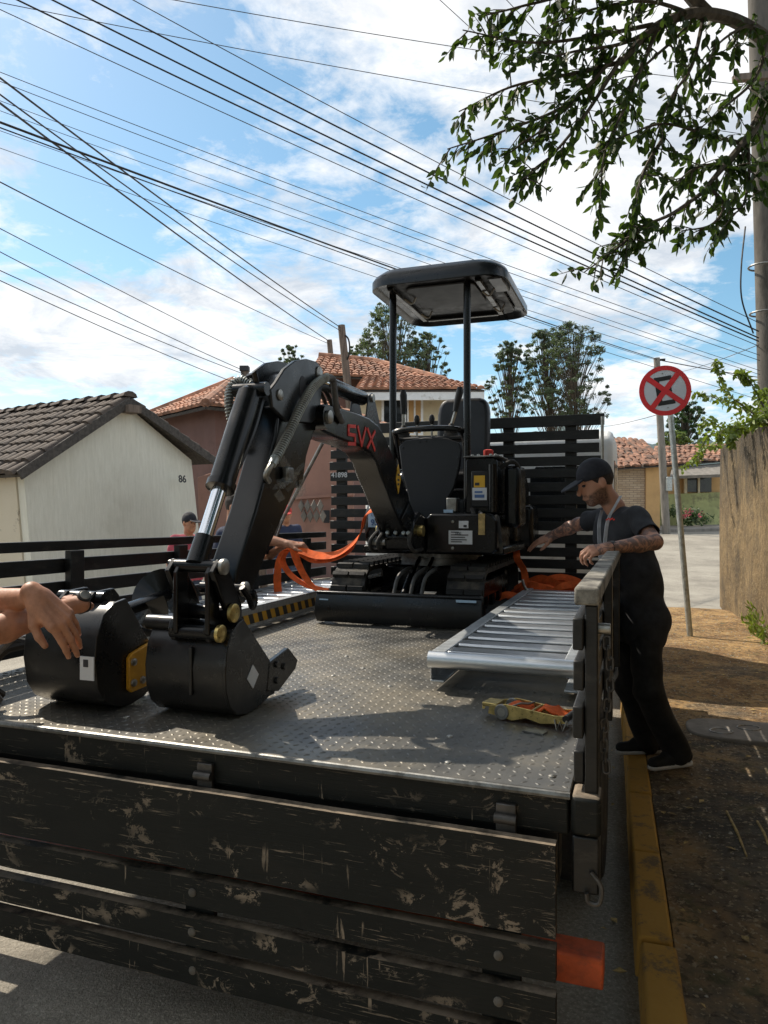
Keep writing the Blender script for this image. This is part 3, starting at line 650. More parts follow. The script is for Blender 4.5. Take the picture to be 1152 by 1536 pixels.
# ---------------------------------------------------------------- poles, sign, wires
def pole(name, label, top, bot, r0, r1, mat, zbase, square=False):
    p, q = Vector(bot), Vector(top); q2 = p-(q-p).normalized()*0
    t = thing(name, label, 'pole', (p.x, p.y, zbase))
    d = (q-p)/(q.z-p.z); p0 = p+d*(zbase-p.z)
    m = MB(-Vector((p.x, p.y, zbase)))
    if square: m.beam(p0, q, r0*2, r0*1.5, up=(0, 1, 0)); o = m.build('shaft', mat, t, bevel=.02)
    else: m.tube([p0, p0.lerp(q, .5), q], [r0, (r0+r1)/2, r1], 14); o = m.build('shaft', mat, t)
    return t
bigp = pole('utility_pole', 'tall concrete utility pole standing behind the yard wall', px(1132, -260, 10.6), px(1158, 620, 10.6), .19, .15, 'pole_dark', .05)
b_ = Vector(bigp.location)
for v_ in (470, 400): 
    c = px(1150-(620-v_)*.0295, v_, 10.6); m = MB(-b_); m.tube([c+Vector((math.cos(k*.314)*.185, math.sin(k*.314)*.185, 0)) for k in range(21)], .014, 6, False); m.build('band', 'steel_worn', bigp)
m = MB(-b_); m.tube(curve_pts([px(1118, 340, 10.3), px(1112, 400, 10.2), px(1113, 450, 10.2), px(1130, 500, 10.35)], 8), .012, 6); m.build('hanging_cable', 'cable', bigp)
m = MB(-b_); q = px(1132, 200, 10.3); m.beam(px(1100, 118, 10.3), px(1180, 112, 10.3), .09, .09); m.build('crossarm', 'wood_pole', bigp)
midp = pole('utility_pole', 'thin concrete utility pole with meter box behind the no stopping sign', px(985, 537, 31), px(999, 790, 31), .17, .13, 'concrete_pole', hgt(12, 31))
b_ = Vector(midp.location); c = px(1003, 726, 30.8); m = MB(-b_); m.box(c.x-.12, c.x+.12, c.y-.12, c.y+.06, c.z-.3, c.z+.3); m.build('meter_box', 'galvanised', midp, bevel=.02)
m = MB(-b_); c = px(988, 540, 31); m.tube([c, c+Vector((.25, -.1, 0))], .05, 8); m.build('insulator', 'cable', midp)
pa = pole('utility_pole', 'short wooden pole with small insulator rising left of the cream house roof', px(512, 488, 26), px(526, 620, 26), .16, .13, 'wood_pole', 0)
b_ = Vector(pa.location); m = MB(-b_); m.tube(curve_pts([px(515, 500, 26), px(523, 510, 25.8), px(524, 530, 25.8), px(518, 545, 26)], 6), .03, 6); m.build('jumper_wire', 'cable', pa)
pb = pole('utility_pole', 'slimmer wooden pole beside the brown house with its top cut square', px(494, 510, 30), px(506, 640, 30), .14, .11, 'wood_pole', 0)
pc = pole('utility_pole', 'squat wooden post standing behind the white house and the boom hose', px(367, 553, 16.3), px(380, 700, 16.3), .085, .075, 'wood_pole', -.2, True)
b_ = Vector(pc.location); m = MB(-b_); c = px(367, 556, 16.3); m.box(c.x-.1, c.x+.1, c.y-.1, c.y+.1, c.z-.02, c.z+.1); m.build('cap', 'print_dark', pc, bevel=.01)

WL = {'tall': 'thin wire running to the tall concrete pole by the wall', 'wood': 'thin wire slanting down to the wooden poles by the cream house', 'post': 'thin wire coming down to the squat wooden post', 'tree': 'thin wire passing behind the overhanging tree leaves', 'link': 'short thin wire leading to the thin pole behind the sign'}
def wire(a, b, sag, r, kind, to='tall'):
    P = []; a, b = Vector(a), Vector(b)
    for k in range(25):
        f = k/24; p = a.lerp(b, f); p.z -= sag*4*f*(1-f); P.append(p)
    o = MB(-a).tube(P, r*.78, 5).build('overhead_wire', 'cable' if kind else 'cable_thin', loc=a)
    tag(o, *(('thick black cable running to the tall concrete pole by the wall' if to == 'tall' else 'heavy bundled black cable running to the thin pole behind the sign', 'cable', 'thick overhead cables' if to == 'tall' else 'bundled cable') if kind else (WL[to], 'wire', 'thin overhead wires, '+to)))
def wpx(u0, v0, d0, u1, v1, d1, r, kind, sag=.12, ext=.55, to='tall'):
    a, b = px(u0, v0, d0), px(u1, v1, d1); a = a+(a-b)*ext; wire(a, b, sag, r, kind, to)
PR = 10.45
for (u0, v0, v1, r, k) in ((66, 0, 512, .013, 1), (117, 0, 507, .013, 1), (175, 0, 497, .013, 1), (235, 0, 484, .007, 0), (11, 0, 519, .007, 0)):
    wpx(u0, v0, 8.2, 1138, v1, PR, r, k, .16)
for (u0, v0, u1, v1, d1, r, k) in ((352, 0, 1140, 130, PR, .006, 0), (77, 3, 1140, 205, PR, .006, 0), (0, 92, 1140, 533, PR, .006, 0), (0, 106, 1140, 541, PR, .006, 0),
        (0, 135, 1140, 556, PR, .005, 0), (0, 150, 1140, 562, PR, .005, 0), (0, 180, 1140, 575, PR, .005, 0), (0, 206, 1140, 600, PR, .005, 0)):
    wpx(u0, v0, 8.6, u1, v1, d1, r, k, .14)
wpx(0, 156, 9, 986, 539, 31, .021, 1, .25, to='thin'); wpx(0, 161, 9.1, 986, 540.5, 31, .012, 1, .28, to='thin')
wire(px(988, 540, 31), px(1330, 585, 36), .2, .028, 1, 'thin')
wpx(0, 97, 10, 512, 492, 26, .02, 0, .2, to='wood'); wpx(0, 135, 10, 494, 512, 30, .022, 0, .2, to='wood'); wpx(0, 112, 10, 512, 497, 26, .016, 0, .3, to='wood')
wpx(0, 255, 11, 494, 516, 30, .014, 0, .2, to='wood')
for (v0, u1, v1, d1) in ((332, 512, 600, 26), (367, 368, 557, 16.3), (395, 368, 562, 16.3), (410, 368, 580, 16.3)): wpx(0, v0, 11, u1, v1, d1, .010, 0, .12, to='wood' if u1 > 400 else 'post')
wpx(660, 0, 9, 720, 55, 9.5, .006, 0, 0, .5, to='tree'); wpx(760, 0, 9, 850, 95, 9.6, .006, 0, 0, .3, to='tree')
wire(px(1000, 560, 31), px(1138, 517, PR), .1, .008, 0, 'link'); wire(px(900, 640, 60), px(986, 622, 31), .1, .02, 0, 'link')

# no-stopping sign
sb = on_z(1036, 951, .12); stp = px(1000, 556, 8.45)
sg = thing('no_stopping_sign', 'round red and white no stopping sign with crossed out E on grey post', 'sign', sb)
m = MB(-sb); m.tube([sb+Vector((0, 0, -.1)), stp], .033, 14); m.build('post', 'galvanised', sg)
sc = px(997.5, 586, 8.38); nrm = (Vector((0, 0, CAMZ))-sc); nrm.z = 0; nrm.normalize(); nrm = (Quaternion((0, 0, 1), R(14)) @ nrm)
sx = Vector((0, 0, 1)).cross(nrm).normalized(); tl = R(9); sxx = sx*math.cos(tl)+Vector((0, 0, 1))*math.sin(tl); szz = -sx*math.sin(tl)+Vector((0, 0, 1))*math.cos(tl)
def SP(x, y, d): return sc+sxx*x+szz*y+nrm*d
def disc(r, d0, d1, rin=None, n=48):
    m = MB(-sb)
    if rin is None:
        m.add([SP(r*math.cos(2*math.pi*k/n), r*math.sin(2*math.pi*k/n), d) for d in (d0, d1) for k in range(n)],
              [tuple(range(n-1, -1, -1)), tuple(range(n, 2*n))]+[(k, (k+1) % n, n+(k+1) % n, n+k) for k in range(n)])
    else:
        m.add([SP(rr*math.cos(2*math.pi*k/n), rr*math.sin(2*math.pi*k/n), d) for (rr, d) in ((rin, d1), (r, d1), (r, d0)) for k in range(n)],
              [(j*n+k, (j+1)*n+k, (j+1)*n+(k+1) % n, j*n+(k+1) % n) for j in range(2) for k in range(n)])
    return m
RS = .29
disc(RS, 0, .004).build('plate', 'sign_white', sg, smooth=30); disc(RS+.001, .001, .007, RS*.815).build('red_ring', 'sign_red', sg, smooth=30)
def bar(x0, y0, x1, y1, w_, d, mat, name):
    m = MB(-sb); v = Vector((x1-x0, y1-y0)).normalized(); q = Vector((-v.y, v.x))*w_/2
    m.add([SP(x, y, dd) for dd in (d-.002, d) for x, y in ((x0-q.x, y0-q.y), (x1-q.x, y1-q.y), (x1+q.x, y1+q.y), (x0+q.x, y0+q.y))],
          [(3, 2, 1, 0), (4, 5, 6, 7), (0, 1, 5, 4), (1, 2, 6, 5), (2, 3, 7, 6), (3, 0, 4, 7)]); return m.build(name, mat, sg, smooth=0)
bar(-.075, -.165, -.075, .165, .052, .0065, 'sign_black', 'letter_E'); bar(-.049, .14, .092, .14, .05, .0064, 'sign_black', 'letter_E'); bar(-.049, 0, .075, 0, .05, .0064, 'sign_black', 'letter_E'); bar(-.049, -.14, .092, -.14, .05, .0064, 'sign_black', 'letter_E')
q = RS*.83*.7071; bar(-q, q, q, -q, .06, .0086, 'sign_red', 'red_bar'); bar(-q, -q, q, q, .06, .0092, 'sign_red', 'red_bar')
for y in (.20, -.20): m = MB(-sb); m.tube([SP(0, y, .004), SP(0, y, .012)], .007, 8); m.build('bolt', 'zinc', sg)
# ================================================================ TRUCK  (local frame: x = a to its right, y = s forward, z from the road)
plain('cap_dusty', (.26, .245, .21), .85, 0, .4, 9, 50, .5, .004, dirt=(.045, .04, .035), dirtamt=.55)
truck = thing('flatbed_truck', 'black slatted flatbed truck with chequer plate deck and hanging tailgate', 'truck', T(0, 0, 0), ROT)
MB().box(-W, 0, 0, 4.16, BED-.008, BED).build('deck_plate', 'plate_steel', truck, bevel=.002)
MB().tube([(-W, .002, BED-.0105), (0, .002, BED-.0105)], .010, 8).build('deck_edge', 'steel_worn', truck)
m = MB(); pit = .0345                                # raised lozenges of the chequer plate
for j in range(int(4.1/pit)):
    s = .03+j*pit
    for i in range(int(W/pit)):
        a = -.015-i*pit-(.0 if j % 2 else pit*.0)
        if s > 2.9 and -1.75 < a < -.7: continue
        if -.60 < a < -.08 and s > 1.0: continue
        if a < -1.97 and s > 1.2: continue
        ang = R(45) if (i+j) % 2 else R(-45)
        c, sn = math.cos(ang), math.sin(ang); l, wd, h = .0125, .0046, .0028
        pts = [(l, 0), (l*.45, wd), (-l*.45, wd), (-l, 0), (-l*.45, -wd), (l*.45, -wd)]
        n0 = len(m.v)
        m.v += [Vector((a+x*c-y*sn, s+x*sn+y*c, BED-.0002)) for x, y in pts]+[Vector((a+l*.4*c, s+l*.4*sn, BED+h)), Vector((a-l*.4*c, s-l*.4*sn, BED+h))]
        m.f += [(n0, n0+1, n0+6), (n0+1, n0+2, n0+7, n0+6), (n0+2, n0+3, n0+7), (n0+3, n0+4, n0+7), (n0+4, n0+5, n0+6, n0+7), (n0+5, n0, n0+6)]
m.build('tread_pattern', 'plate_steel', truck, smooth=70, kind='stuff')
for (u, v) in ((828, 1165), (672, 1144), (190, 1076), (500, 1014), (545, 1003), (520, 985), (675, 1105), (585, 1030)):   # rivet heads
    p = on_z(u, v, BED); d = p-T(0, 0, 0); a = d.x*C_-d.y*S_; s = d.x*S_+d.y*C_
    MB().lathe([(.011, 0), (.010, .003), (.006, .005), (.001, .006)], (a, s, BED), (0, 0, 1), 10).build('rivet', 'zinc', truck)
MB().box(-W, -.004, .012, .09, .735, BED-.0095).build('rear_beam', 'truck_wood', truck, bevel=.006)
MB().box(-W+.02, -.03, .03, .10, .60, .733).build('rear_crossmember', 'slat_paint', truck, bevel=.004)
for a in (-.16, -1.06, -2.0):
    hb = MB().box(a-.026, a+.026, -.006, .010, .66, .80).build('hinge_strap', 'chain_dark', truck, bevel=.003)
    MB().cyl((a-.028, -.012, .765), (a+.028, -.012, .765), .013, 12).build('hinge_pin', 'chain_dark', hb)
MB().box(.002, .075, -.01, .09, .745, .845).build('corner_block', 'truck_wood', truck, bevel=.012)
MB().box(.004, .07, .0, .08, .60, .743).build('corner_post', 'slat_paint', truck, bevel=.006)
MB().tube(curve_pts([(.05, -.005, .66), (.075, -.01, .63), (.07, -.012, .59), (.045, -.012, .59), (.04, -.012, .61)], 5), .006, 8).build('tie_hook', 'chain_dark', truck)
# hanging tailgate: boards on three battens
tgt = bpy.data.objects.new('tailgate', None); COL.objects.link(tgt); tgt.parent = truck; tgt.location = (0, -.03, .74)
for (z1, z0, dy) in ((.735, .505, 0), (.478, .395, .004), (.362, .282, .002), (.25, .165, .006)):
    m = MB(-Vector((0, -.03, .74))); n = 24
    m.grid(lambda f, g: (-W+.03+(W-.06)*f, -.055+dy+.0015*math.sin(f*40+z1*50), z0+(z1-z0)*g+.0008*math.sin(f*23+z0*60+g)), n, 1)
    m.grid(lambda f, g: (-.03-(W-.06)*f, -.02+dy, z0+(z1-z0)*g), n, 1)
    m.grid(lambda f, g: (-W+.03+(W-.06)*f, -.055+dy+.035*g, z1+.0008*math.sin(f*23+z0*60+1)), n, 1); m.grid(lambda f, g: (-.03-(W-.06)*f, -.055+dy+.035*g, z0), n, 1)
    m.add([(-.03, -.055+dy, z0), (-.03, -.02+dy, z0), (-.03, -.02+dy, z1), (-.03, -.055+dy, z1), (-W+.03, -.055+dy, z0), (-W+.03, -.02+dy, z0), (-W+.03, -.02+dy, z1), (-W+.03, -.055+dy, z1)], [(0, 1, 2, 3), (7, 6, 5, 4)])
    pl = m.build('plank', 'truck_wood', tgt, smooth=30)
    for a in (-.17, -1.07, -2.02):
        if z1 < .6: MB(-Vector((0, -.03, .74))).lathe([(.013, 0), (.012, .004), (.006, .008), (.001, .009)], (a, -.055+dy, (z0+z1)/2), (0, -1, 0), 10).build('bolt_head', 'pole_dark', pl)
for a in (-.17, -1.07, -2.02):
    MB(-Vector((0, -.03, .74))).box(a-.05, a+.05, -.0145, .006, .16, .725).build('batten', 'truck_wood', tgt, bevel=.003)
MB().box(-W-.02, .075, .10, .19, .305, .385).build('rear_bumper', 'orange_paint', truck, bevel=.006)
for a in (-1.75, -.72): MB().box(a-.04, a+.04, .2, 6.2, .52, .70).build('chassis_rail', 'slat_paint', truck)
for s in (.5, 1.5, 2.5, 3.5): MB().box(-W+.01, -.01, s-.04, s+.04, .72, BED-.0095).build('deck_joist', 'slat_paint', truck)
for s_ in (1.35, 5.6):
    MB().cyl((-2.1, s_, .38), (-.36, s_, .38), .05, 10).build('axle', 'slat_paint', truck)
    for a0 in ((-2.38, -2.14, -.32, -.08) if s_ < 2 else (-2.3, -.16)):
        wroot = bpy.data.objects.new('wheel', None); COL.objects.link(wroot); wroot.parent = truck; wroot.location = (a0, s_, .38)
        MB().lathe([(.22, -.1), (.34, -.105), (.375, -.08), (.38, 0), (.375, .08), (.34, .105), (.22, .1)], (0, 0, 0), (1, 0, 0), 32).build('tyre', 'rubber', wroot)
        MB().lathe([(.06, -.07), (.20, -.06), (.225, -.101), (.225, .101), (.20, .06), (.06, .07)], (0, 0, 0), (1, 0, 0), 24).build('rim', 'cap_dusty', wroot)
# right side gate
gate = bpy.data.objects.new('side_gate', None); COL.objects.link(gate); gate.parent = truck; gate.location = (.05, .0, BED)
go = -Vector((.05, 0, BED))
MB(go).box(.010, .070, 0, 4.0, 1.318, 1.362).build('top_board', 'cap_dusty', gate, bevel=.006)
for (z0, z1, s0) in ((.865, .945, .03), (.985, 1.065, .0), (1.10, 1.175, .02), (1.205, 1.285, .0)): MB(go).box(.006, .032, s0, 4.0, z0, z1).build('slat', 'slat_paint', gate, bevel=.004)
for s in (.02, 1.0, 2.0, 3.0, 3.92): MB(go).box(.034, .066, s, s+.07, .76, 1.316).build('post', 'slat_paint', gate, bevel=.004)
bo = MB(go).cyl((.066, .05, 1.255), (.095, .05, 1.255), .014, 14).build('chain_bolt', 'zinc', gate)
ch_ = bpy.data.objects.new('chain', None); COL.objects.link(ch_); ch_.parent = gate; ch_.location = (.036, .05, .39)
lm = MB(); lm.tube([(math.cos(k*2*math.pi/16)*.008, 0, math.sin(k*2*math.pi/16)*.008+(.009 if math.sin(k*2*math.pi/16) > 0 else -.009)) for k in range(17)], .0032, 6, False)
link_me = lm.mesh('chain_link'); link_me.materials.append(MATS['chain_dark'])
for i in range(13):
    l_ = link('chain_link', link_me, None, ch_); l_.location = (.008*math.sin(i*.5), .004*i*.3, -.0265*i-.02); l_.rotation_euler = (rnd.uniform(-.1, .1), rnd.uniform(-.12, .12), (R(90) if i % 2 else 0)+rnd.uniform(-.2, .2))
# left side rail
lr = bpy.data.objects.new('side_rail', None); COL.objects.link(lr); lr.parent = truck; lr.location = (-W, 0, BED); lo = -Vector((-W, 0, BED))
def droop(s): return .012*(2-s)
for (z0, z1) in ((.50, .548), (.392, .462), (.282, .352), (.165, .24), (.03, .12)):
    m = MB(lo); vs = []
    for (s, a, z) in ((-.02, -W-.012, z0), (4.05, -W-.012, z0), (4.05, -W-.045, z0), (-.02, -W-.045, z0), (-.02, -W-.012, z1), (4.05, -W-.012, z1), (4.05, -W-.045, z1), (-.02, -W-.045, z1)):
        vs.append((a, s, BED+z+droop(s)))
    m.add(vs, [(0, 1, 2, 3), (7, 6, 5, 4), (4, 5, 1, 0), (5, 6, 2, 1), (6, 7, 3, 2), (7, 4, 0, 3)]); m.build('slat', 'slat_paint', lr, bevel=.004)
for s in (.1, .98, 1.85, 2.72, 3.6): MB(lo).box(-W-.010, -W+.03, s-.045, s+.045, .76, BED+.50+droop(s)).build('post', 'slat_paint', lr, bevel=.004)
# headboard
hd = bpy.data.objects.new('headboard', None); COL.objects.link(hd); hd.parent = truck; hd.location = (-1.28, 4.1, BED); ho = -Vector((-1.28, 4.1, BED))
for i in range(14):
    z0 = BED+.03+i*.1045; jig = rnd.uniform(-.006, .006)
    sl_ = MB(ho).box(-W+.0+rnd.uniform(0, .02), -.10-rnd.uniform(0, .05)*(i < 13), 4.08, 4.112, z0+jig, z0+.074+jig+(.014 if i == 13 else 0)).build('slat', 'slat_paint', hd, bevel=.004)
for a in (-2.36, -1.86, -1.30, -.86, -.36): MB(ho).box(a-.045, a+.045, 4.114, 4.165, .76, BED+1.47).build('post', 'slat_paint', hd, bevel=.004)
MB(ho).cyl((-.115, 4.065, BED+1.10), (-.115, 4.065, BED+1.45), .012, 10).build('corner_rod', 'zinc', hd)
put_text('registration_digits', '41898', .062, Vector((-2.36, 4.078, BED+1.028))+ho, (1, 0, 0), (0, 0, 1), 'sticker', hd, .001)
# cab
cb = bpy.data.objects.new('cab', None); COL.objects.link(cb); cb.parent = truck; cb.location = (-1.23, 5.4, .5); co = -Vector((-1.23, 5.4, .5))
MB(co).prism([(4.80, .55), (4.80, 1.7), (4.83, 2.20), (4.95, 2.28), (5.95, 2.28), (6.15, 2.16), (6.45, 1.47), (6.52, 1.2), (6.52, .55)], -2.40, -.06).build('body', 'white_paint', cb, bevel=.05, seg=3)
for c_, h_ in ((-.53, .25), (-1.93, .25)): MB(co).prism([(c_+px_*(h_-.05*(abs(pz_) > .9)), 1.69+pz_*.27) for px_, pz_ in ((-1, -.7), (-.99, -1), (.99, -1), (1, -.7), (1, .7), (.99, 1), (-.99, 1), (-1, .7))], 4.788, 4.812, lambda x, p: (p[0], x, p[1])).build('rear_window', 'glass_dark', cb, bevel=.004)
for a in (-2.405, -.065):
    dr = MB(co).prism([(5.0, .72), (5.0, 1.38), (6.25, 1.38), (6.35, 1.2), (6.35, .72)], a, a+.01).build('door', 'white_paint', cb, bevel=.003)
    MB(co).prism([(5.06, 1.44), (5.06, 2.02), (5.9, 2.02), (6.22, 1.44)], a, a+.01).build('side_window', 'glass_dark', cb)
    MB(co).box(a-.012, a+.022, 5.15, 5.28, 1.2, 1.24).build('handle', 'plastic_black', dr)
MB(co).prism([(6.20, 2.08), (6.23, 2.10), (6.46, 1.52), (6.43, 1.50)], -2.1, -.36).build('windscreen', 'glass_dark', cb)
for a in (-2.0, -.46): MB(co).lathe([(.09, 0), (.08, .02), (.02, .03)], (a, 6.51, .85), (0, 1, 0), 16).build('headlight', 'sticker', cb)
# ================================================================ MINI EXCAVATOR (local: x right of the boom plane, y = s forward of the tailgate, z above the deck)
EO = Vector((0, -3.0, 0))
exc = thing('mini_excavator', 'black mini excavator with open canopy standing on the truck deck', 'excavator', T(-1.23, 3.0, BED), ROT)
def E(): return MB(EO)
def rot_box(m, c, hx, hy, hz, ax, ang):
    q = Quaternion(Vector(ax), ang); c = Vector(c); n = len(m.v); t = MB().box(-hx, hx, -hy, hy, -hz, hz)
    m.add([q @ v + c for v in t.v], t.f); return m
# --- crawler tracks
def stadium(r, y0, y1, zc, n=10):
    P = [(y1+r*math.cos(a), zc+r*math.sin(a)) for a in [R(-90)+math.pi*k/n for k in range(n+1)]]
    return P+[(y0+r*math.cos(a), zc+r*math.sin(a)) for a in [R(90)+math.pi*k/n for k in range(n+1)]]
lug_me = MB().prism([(-.021, 0), (-.013, .024), (.013, .024), (.021, 0)], -.052, .052).mesh('tread_lug'); lug_me.materials.append(MATS['rubber'])
for xc in (-.385, .385):
    tr = bpy.data.objects.new('track', None); COL.objects.link(tr); tr.parent = exc; tr.location = (xc, -.0+0.02, .19); y0, y1, zc, r = 2.62, 3.66, .187, .16
    to = EO-Vector((xc, .02, .19))
    O_ = stadium(r, y0, y1, zc); I_ = stadium(r-.03, y0, y1, zc); n = len(O_); m = MB(to)
    m.v += [Vector((x, p[0], p[1])) for x, pp in ((xc-.115, O_), (xc+.115, O_), (xc+.115, I_), (xc-.115, I_)) for p in pp]
    m.f += [(j*n+i, j*n+(i+1) % n, ((j+1) % 4)*n+(i+1) % n, ((j+1) % 4)*n+i) for j in range(4) for i in range(n)]
    m.build('belt', 'rubber', tr, smooth=40)
    per = 2*(y1-y0)+2*math.pi*r; nl = 34
    for k in range(nl):
        d = per*k/nl; st = y1-y0
        if d < st: y, z, na = y0+d, zc-r, R(-90)
        elif d < st+math.pi*r: a = R(-90)+(d-st)/r; y, z, na = y1+r*math.cos(a), zc+r*math.sin(a), a
        elif d < 2*st+math.pi*r: y, z, na = y1-(d-st-math.pi*r), zc+r, R(90)
        else: a = R(90)+(d-2*st-math.pi*r)/r; y, z, na = y0+r*math.cos(a), zc+r*math.sin(a), a
        for sx in (-.058, .058):
            l_ = link('tread_lug', lug_me, None, tr); sh = .0 if sx < 0 else per/nl/2
            l_.location = Vector((xc+sx, y, z))+to; l_.rotation_euler = (na-R(90), 0, 0)
    for y, r_ in ((y0, .115), (y1, .115), (2.9, .06), (3.14, .06), (3.38, .06)):
        zr = zc if r_ > .1 else zc-.07
        m = MB(to); m.lathe([(.03, -.06), (r_*.8, -.055), (r_, -.05), (r_, .05), (r_*.8, .055), (.03, .06)], (xc, y, zr), (1, 0, 0), 20); m.build('roller', 'black_paint', tr)
    m = MB(to); m.box(xc-.06, xc+.06, y0+.1, y1-.1, zc-.05, zc+.06); m.build('track_frame', 'black_paint', tr, bevel=.01)
E().box(-.30, .30, 2.85, 3.45, .16, .34).build('centre_frame', 'black_paint', exc, bevel=.02)
E().lathe([(.27, 0), (.27, .05), (.30, .055), (.30, .09), (.25, .10)], (.05, 3.12, .335), (0, 0, 1), 36).build('slew_ring', 'steel_worn', exc)
# --- dozer blade
bl = E().prism([(2.30, .012), (2.275, .05), (2.27, .10), (2.28, .15), (2.30, .195), (2.322, .195), (2.305, .15), (2.297, .10), (2.302, .05), (2.325, .012)], -.53, .53).build('dozer_blade', 'black_worn', exc, bevel=.004)
E().box(-.53, .53, 2.285, 2.335, .190, .205).build('top_edge', 'grey_paint', bl, bevel=.006)
for x in (-.20, .20): E().beam((x, 2.31, .10), (x, 2.95, .20), .06, .09).build('blade_arm', 'black_paint', exc, bevel=.008)
for x in (-.53, .515): E().prism([(2.3, .012), (2.3, .2), (2.40, .13), (2.40, .03)], x, x+.014).build('blade_cheek', 'black_paint', exc, bevel=.003)
for (x, r) in ((.0, .03), (.09, .026)):
    m = E(); m.tube([(x, 2.36, .11), (x, 2.62, .28)], r, 12); cy_ = m.build('blade_cylinder', 'black_paint', exc); E().tube([(x, 2.60, .267), (x, 2.8, .39)], r*.55, 10).build('rod', 'chrome', cy_)
for x0 in (-.06, .05, .12): E().tube(curve_pts([(x0, 2.42, .17), (x0+.02, 2.46, .29), (x0+.05, 2.56, .335), (x0+.03, 2.75, .33)], 6), .013, 8).build('hose', 'hose', exc)
E().box(.38, .50, 2.266, 2.272, .172, .186).build('sticker', 'sticker_blue', exc); E().box(-.50, -.44, 2.2755, 2.2805, .15, .158).build('sticker', 'sticker_blue', exc)
# --- revolving upper body
E().prism([(2.62, .43), (2.62, .48), (3.75, .48), (3.75, .43)], -.34, .60).build('deck_frame', 'black_paint', exc, bevel=.012)
m = E().prism([(.12, .44), (.12, .66), (.15, .69), (.53, .69), (.57, .65), (.57, .47), (.54, .44)], 2.53, 3.0, lambda x, p: (p[0], x, p[1]))
cvr = m.build('front_cover', 'black_paint', exc, bevel=.012)
E().box(.27, .42, 2.524, 2.529, .50, .585).build('data_plate', 'sticker', cvr)
E().box(.335, .395, 2.524, 2.529, .60, .645).build('warning_plate', 'sticker', cvr)
for (z, l_) in ((.572, .05), (.555, .11), (.54, .09), (.525, .10), (.512, .07)): E().box(.285, .285+l_, 2.5225, 2.5238, z, z+.006).build('print_line', 'print_dark', cvr)
put_text('plate_lettering', 'SVX', .022, Vector((.33, 2.5232, .567))+EO, (1, 0, 0), (0, 0, 1), 'print_dark', cvr)
E().box(.365, .385, 2.5225, 2.5238, .606, .620).build('print_block', 'print_dark', cvr)
for z in (.64, .475): E().lathe([(.010, 0), (.009, .008), (.002, .010)], (.295, 2.53, z), (0, -1, 0), 10).build('bolt_head', 'zinc', cvr)
E().prism([(2.62, .48), (2.60, .55), (2.60, .70), (2.66, .76), (3.15, .76), (3.15, .48)], -.33, -.08).build('side_cover', 'black_paint', exc, bevel=.04, seg=3)
E().box(-.29, -.19, 2.588, 2.598, .60, .70).build('noise_label', 'sticker_blue', exc)
put_text('noise_label_digits', '93', .055, Vector((-.245, 2.5865, .63))+EO, (1, 0, 0), (0, 0, 1), 'print_blue', exc, .001)
put_text('noise_label_letters', 'LWA', .026, Vector((-.24, 2.5865, .68))+EO, (1, 0, 0), (0, 0, 1), 'print_blue', exc); put_text('noise_label_letters', 'dB', .022, Vector((-.21, 2.5865, .618))+EO, (1, 0, 0), (0, 0, 1), 'print_blue', exc)
# seat pedestal, engine bonnet, counterweight
E().prism([(3.2, .48), (3.2, .98), (3.3, 1.02), (3.72, 1.0), (3.85, .9), (3.86, .52), (3.8, .44)], -.30, .58).build('engine_bonnet', 'black_paint', exc, bevel=.04, seg=3)
E().prism([(3.6, .42), (3.6, .75), (3.88, .75), (3.95, .65), (3.95, .46), (3.9, .42)], -.36, .64).build('counterweight', 'black_paint', exc, bevel=.03)
E().box(-.20, .38, 2.95, 3.30, .48, .86).build('seat_base', 'black_paint', exc, bevel=.02)
sb_ = E(); sb_.prism([(3.05, .90), (3.05, .98), (3.40, 1.0), (3.42, .92)], -.06, .34); sb_.build('seat_cushion', 'vinyl', exc, bevel=.03, seg=3)
m = E(); pts = []
for k in range(24):
    a = 2*math.pi*k/24; ca, sa = math.cos(a), math.sin(a); pts.append((.14+.20*math.copysign(abs(ca)**.35, ca), 1.27+.29*math.copysign(abs(sa)**.4, sa)))
m.prism(pts, 3.40, 3.50, lambda x, p: (p[0], x+(p[1]-1.0)*.12, p[1])); m.build('seat_back', 'vinyl', exc, bevel=.03, seg=3)
# front panel
pan = [(-.13, 1.14), (-.09, 1.175), (.05, 1.195), (.20, 1.185), (.285, 1.15), (.30, 1.10), (.285, .98), (.25, .86), (.205, .78), (.195, .60), (-.045, .60), (-.06, .80), (-.11, .98)]
E().prism(pan, 2.74, 2.775, lambda x, p: (p[0], x, p[1])).build('front_panel', 'panel_black', exc, bevel=.008)
for x, z in ((.06, 1.17), (.02, 1.168), (.275, 1.05), (.27, .98), (-.10, 1.13)): E().lathe([(.008, 0), (.007, .004), (.001, .006)], (x, 2.739, z), (0, -1, 0), 8).build('screw', 'grey_paint', exc)
E().prism([(2.78, .48), (2.78, .78), (2.96, .78), (2.96, .48)], -.18, .40).build('foot_well', 'plastic_black', exc, bevel=.02)
E().tube(curve_pts([(-.15, 2.86, 1.0), (-.155, 2.76, 1.20), (-.13, 2.70, 1.235), (.06, 2.68, 1.245), (.26, 2.70, 1.238), (.31, 2.76, 1.2), (.32, 2.82, 1.0)], 6), .019, 10).build('grab_rail', 'black_paint', exc)
E().box(-.20, .30, 2.80, 2.95, 1.175, 1.205).build('console_shelf', 'plastic_black', exc, bevel=.01)
